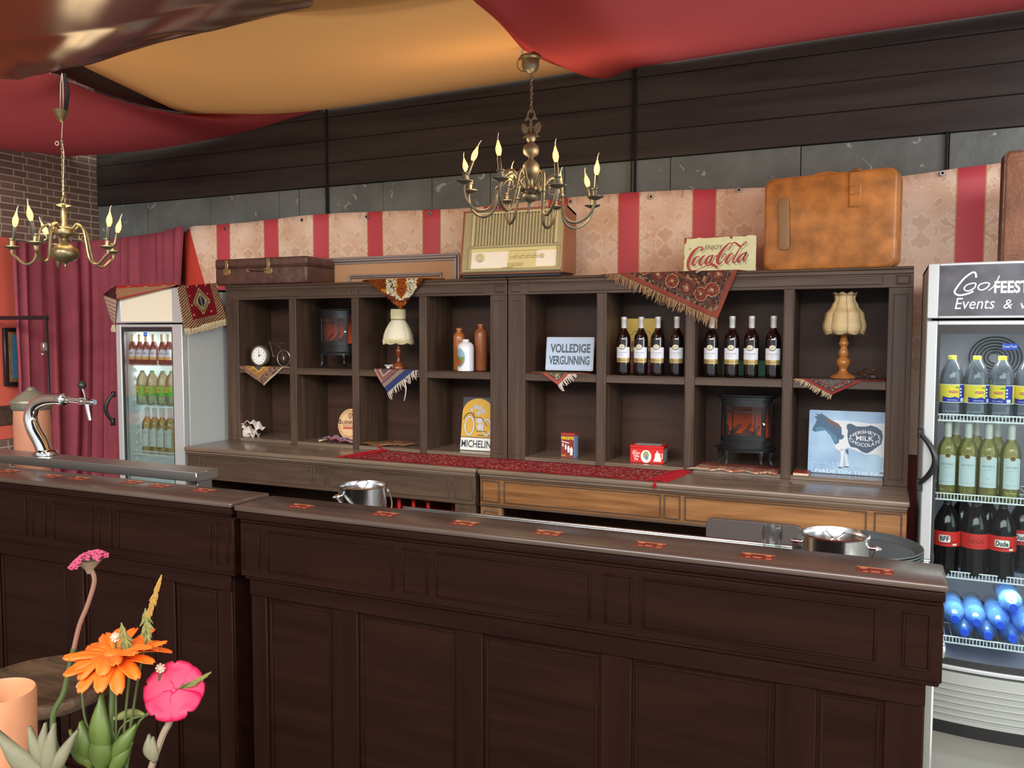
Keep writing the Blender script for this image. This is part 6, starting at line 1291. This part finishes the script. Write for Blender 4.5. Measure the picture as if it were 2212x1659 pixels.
MB('brass').lathe(z_((.0, 578), (.006, 576), (.004, 572), (.008, 568), (.030, 565), (.050, 558), (.058, 549), (.054, 539), (.034, 530), (.016, 524), (.012, 516), (.024, 512), (.040, 508), (.042, 505), (.040, 494), (.038, 492), (.016, 490), (.012, 480), (.014, 470), (.012, 452), (.008, 448), (.030, 444), (.030, 442), (.006, 440)), 36).build('turned_column', t, smooth=60)
MB('brass').tube([(x, 0, z) for x, z in arc(14, 0, 2*PI, .013, (0, zf(433)))][:-1], .003, 6, True).build('hanging_ring', t)
R = .212
for k, (ang, tl) in enumerate(((-12, (.1, .25)), (52, (-.2, .1)), (128, (.1, -.5)), (190, (.0, .25)), (268, (.25, .1)))):
    a = math.radians(ang)+YAW; m = MB('brass'); m.tube(arm_pts(R, a, zf(502), zf(486), zf(572), zf(535)), .006, 8)
    sp_ = [Vector(((.085+.022*math.cos(b)*(1-b/8))*math.cos(a), (.085+.022*math.cos(b)*(1-b/8))*math.sin(a), zf(515)+.022*math.sin(b)*(1-b/8))) for b in [i*.35 for i in range(14)]]; m.tube(sp_, .003, 5); ar = m.build('arm', t)
    candle(ar, Vector((R*math.cos(a), R*math.sin(a), zf(536))), 'brass', tl)
l = bpy.data.lights.new('chandelier_lamp', 'POINT'); l.energy = 3; l.color = (1, .72, .4); l.shadow_soft_size = .15; o = bpy.data.objects.new('chandelier_lamp', l); COL.objects.link(o); o.location = (c.x, c.y, c.z+.1)

# ================================================================ foreground: flowers and cup on a high table
TD = .80; TZ = 1.10; tc_ = PD(215, 1800, .74); tb = thing('high_table', 'round high table carrying the flower vase just below the picture', 'table', (tc_.x, tc_.y, 0))
MB('stool_wood').lathe([(0, TZ-.03), (.24, TZ-.03), (.25, TZ-.02), (.25, TZ-.005), (.24, TZ), (0, TZ)], 48, cap=False).build('table_top', tb); MB('black_metal').lathe([(.2, 0), (.2, .015), (.03, .03), (.025, .06), (.025, TZ-.03)], 32).build('pedestal', tb)
simple('cup_clay', 'bc7c54', .55, var=.1, scale=30); simple('coffee', '5a2c1c', .3)
q = PD(-6, 1495, .90); H = q.z-TZ; m = MB('cup_clay').lathe([(0, .0), (.030, 0), (.033, .004), (.0345, .02), (.036, H*.5), (.0375, H-.002), (.036, H), (.0345, H-.004), (.033, H*.5), (.031, .01), (0, .008)], 40, cap=False)
cup = thing('cup', 'cream clay cup at the lower left edge beside the flowers', 'cup', (q.x, q.y, TZ+.001)); m.build('cup_body', cup); MB('coffee').lathe([(0, H*.72), (.0335, H*.72)], 32, cap=False).build('drink', cup)
vb = PD(235, 1750, TD); vz = TZ; v = thing('vase', 'small clear glass vase of cut flowers standing on the high table', 'vase', (vb.x, vb.y, TZ+.001)); MB('clear_glass').lathe([(0, 0), (.030, 0), (.032, .004), (.032, .05), (.026, .075), (.024, .10), (.0228, .10), (.0245, .075), (.0305, .05), (.030, .008), (0, .006)], 32, cap=False).build('vase_body', v)
simple('stem_green', '3e4a1e', .6); simple('stem_pink', '74503f', .6); simple('stem_grey', '7c6a54', .7); simple('petal_orange', 'e4620a', .6, var=.1, scale=60); simple('petal_magenta', 'b8043e', .55, var=.08, scale=60); simple('petal_pink', 'b04460', .6, var=.15, scale=90); simple('leaf_green', '48561c', .5, var=.2, scale=40); simple('leaf_grey', '6c674e', .7, var=.12, scale=40); simple('grass_gold', '96702c', .7, var=.15, scale=90); simple('grass_green', '6e6a34', .7, var=.15, scale=90); simple('petal_white', 'c8a890', .6)
foot = Vector((vb.x, vb.y, TZ+.02))
def F(px, py, d=TD): return PD(px, py, d)
def stem(pts, r, mat, par, foot_=True):
    P_ = [F(*p) for p in pts]+([foot] if foot_ else []); s_ = spline([tuple(p) for p in P_], 6); MB(mat).tube(s_, r, 7).build('stem', par)
def flower(name, label, par=None): return thing(name, label, 'flower', group='cut flowers in the vase')
def leafmesh(m, a, b, w, bend=.15, up=Vector((0, 0, 1)), n=10):
    a, b = Vector(a), Vector(b); d = b-a; side = d.cross(FW).normalized(); nrm = side.cross(d).normalized()
    return m.grid(lambda u, v: a+d*u+nrm*(-bend*d.length*math.sin(PI*u)-w*.5*(1-(2*v-1)**2))+side*(2*v-1)*w*math.sin(PI*(.06+.94*u)**.8)*(1 if u < .99 else 0), n, 6)
# calendula
f = flower('calendula', 'orange daisy-like calendula flower in the middle of the bunch'); ct = F(250, 1425); ax = (UP*.95+FW*-.16+RT*-.10).normalized(); e1 = RT.copy(); e1 = (e1-ax*e1.dot(ax)).normalized(); e2 = ax.cross(e1); Rr = .041
rr = random.Random(2)
for ring, (n, L, dz) in enumerate(((17, 1.0, 0), (15, .82, .006))):
    for k in range(n):
        a = 2*PI*k/n+ring*.2+rr.uniform(-.05, .05); l = Rr*L*rr.uniform(.9, 1.1); d = e1*math.cos(a)+e2*math.sin(a); sd = ax.cross(d); droop = rr.uniform(-.28, .30)
        m = MB('petal_orange').grid(lambda u, v: ct+d*(.006+l*u)+ax*(dz+.006*math.sin(PI*u*.7)-l*u*u*(.10+droop)+.001*math.cos(v*9))+sd*(2*v-1)*.0062*(.45+.75*math.sin(PI*min(u*.78+.08, 1)))*(1 if u < .97 else .5), 10, 5); m.build('petal', f, smooth=180, solid=.0006)
m = MB('leaf_green'); [m.tube([ct-ax*.004+(e1*math.cos(a)+e2*math.sin(a))*.004, ct-ax*.002+(e1*math.cos(a)+e2*math.sin(a))*.013], [.003, .001], 5) for a in [2*PI*i/12 for i in range(12)]]; m.ball(ct-ax*.004, .008, 12); m.build('calyx', f); m = MB('petal_orange').ball(ct+ax*.006, .010, 14, .5); m.build('flower_centre', f); stem([(246, 1436), (243, 1500), (240, 1600)], .0028, 'stem_green', f)
# magenta flower
f = flower('rose_campion', 'magenta five-petalled flower at the right of the bunch'); ct = F(377, 1493); ax = (-FW*.88+UP*.42+RT*.12).normalized(); e1 = (RT-ax*RT.dot(ax)).normalized(); e2 = ax.cross(e1)
for k in range(5):
    a = 2*PI*k/5+.42; d = e1*math.cos(a)+e2*math.sin(a); sd = ax.cross(d); l = .0265
    m = MB('petal_magenta').grid(lambda u, v: ct+d*(.001+l*u*(1-.10*math.exp(-((v-.5)*9)**2)*(u > .7)))+ax*(.004*u*u-.004*(2*v-1)**2*u+.0008*k)+sd*(2*v-1)*.0185*math.sin(PI*(.12+.80*u)*.62)**1.1*math.sqrt(max(0, 1-max(0, (u-.55)/.47)**2)), 12, 8); m.build('petal', f, smooth=180, solid=.0006)
MB('petal_pink').ball(ct+ax*.001, .0025, 8).build('flower_centre', f); stem([(373, 1520), (366, 1560), (340, 1620)], .0032, 'stem_grey', f); m = MB('leaf_grey'); leafmesh(m, F(330, 1640), F(323, 1585), .006); leafmesh(m, F(335, 1645), F(332, 1590), .005); m.build('bud', f, smooth=180, solid=.0008)
# pink umbel flower on tall stem
f = flower('pink_yarrow', 'tall-stemmed pink cluster flower standing highest in the bunch'); ct = F(193, 1212); rr = random.Random(9); m = MB('petal_pink')
for k in range(90):
    a = rr.uniform(0, 2*PI); r = .016*math.sqrt(rr.random()); p = ct+RT*(r*math.cos(a)*1.05)+UP*(.38*math.cos(a)*r+.009*(1-(r/.016)**2)-.001)+FW*(r*math.sin(a))
    for j in range(4): b = j*PI/2+rr.random(); q = p+RT*.0016*math.cos(b)+UP*.0016*math.sin(b)-FW*.001; m.ball(q, .0014, 6, .6)
m.build('flower_head', f); m = MB('stem_grey').lathe([(.002, 0), (.004, .004), (.009, .010), (.012, .013)], 12, cap=False); m.v = [ct-UP*.012+RT*v.x+FW*v.y+UP*v.z for v in m.v]; m.build('calyx', f)
MB('stem_pink').tube(spline([tuple(F(*p)) for p in ((196, 1228), (204, 1255), (190, 1305), (172, 1350), (160, 1400))], 6), [.0022]*25, 7).build('upper_stem', f); stem([(160, 1400), (140, 1490), (118, 1600)], .0026, 'stem_green', f)
# grasses
def grass(name, label, tip, base, w, mat, st):
    f = flower(name, label); a, b = F(*base), F(*tip); m = MB(mat); rr = random.Random(int(tip[0])); n = 46
    for k in range(n):
        u = k/n; p = a.lerp(b, u); s = (1 if k % 2 else -1); wd = w*math.sin(PI*(.12+.86*u))**.7; q = p+(RT*s*rr.uniform(.3, 1)+FW*rr.uniform(-.5, .5))*wd*.8+(b-a).normalized()*.004*-1; e_ = q-(b-a).normalized()*rr.uniform(.002, .006); m.tube([p, p.lerp(e_, .5), e_], [.0006, .0013, .0002], 5)
    m.tube([a, b], .0008, 5); m.build('seed_head', f); stem([base]+st, .0012, 'stem_green', f); return f
grass('grass_stalk', 'golden grass seed head, tallest grass in the bunch', (349, 1242), (322, 1330), .005, 'grass_gold', [(318, 1372), (305, 1430), (290, 1520), (275, 1620)])
grass('grass_stalk', 'green grass tuft just below the golden seed head', (314, 1314), (318, 1372), .010, 'grass_green', [(312, 1400), (290, 1520)])
grass('grass_stalk', 'short green grass spike behind the orange flower', (262, 1345), (272, 1395), .009, 'grass_green', [(280, 1440), (270, 1560)])
grass('grass_stalk', 'green grass spikelet leaning right past the magenta flower', (456, 1452), (415, 1478), .007, 'grass_green', [(395, 1482), (340, 1530), (285, 1600)])
# small white blossoms
for k, (px, py, lb) in enumerate(((347, 1443, 'right tip of the orange flower'), (176, 1482, 'lower left of the orange flower'), (250, 1376, 'top of the orange flower'))):
    f = flower('small_blossom', 'tiny white blossom by the '+lb); ct = F(px, py); m = MB('petal_white')
    for j in range(8):
        a = 2*PI*j/8; m.tube([ct, ct+(RT*math.cos(a)+UP*math.sin(a))*.0045-FW*.001], [.0006, .0013], 6)
    m.ball(ct-FW*.001, .002, 8); m.build('petals', f); stem([(px, py), (px*.8+50, py+90), (250, 1600)], .0011, 'stem_green', f)
# green leaves and buds
f = thing('leaf_sprig', 'bright green budded leaves in front of the vase', 'foliage', group='foliage in the vase'); m = MB('leaf_green')
for a, b, w in (((225, 1640), (222, 1498), .0125), ((190, 1640), (178, 1556), .012), ((222, 1660), (222, 1560), .015), ((245, 1640), (297, 1562), .009), ((240, 1670), (288, 1600), .008), ((205, 1650), (150, 1610), .007), ((200, 1660), (152, 1575), .005)): leafmesh(m, F(*a), F(*b), w*.8, .12)
m.build('leaves', f, smooth=180, solid=.001); m = MB('grass_green'); leafmesh(m, F(246, 1552), F(314, 1542), .0045, -.25); m.build('curled_leaf', f, smooth=180, solid=.0006); stem([(222, 1640)], .003, 'stem_green', f)
f = thing('leaf_sprig', 'grey-green leaves at the left beside the cup', 'foliage', group='foliage in the vase'); m = MB('leaf_grey')
for a, b, w in (((110, 1690), (-5, 1575), .013), ((105, 1680), (120, 1560), .009), ((110, 1680), (170, 1575), .007), ((100, 1660), (66, 1568), .008), ((95, 1650), (100, 1560), .007), ((85, 1680), (20, 1600), .008)): leafmesh(m, F(*a, TD*.97), F(*b, TD*.97), w*.8, .1)
m.build('leaves', f, smooth=180, solid=.001); stem([(108, 1690)], .003, 'stem_grey', f)
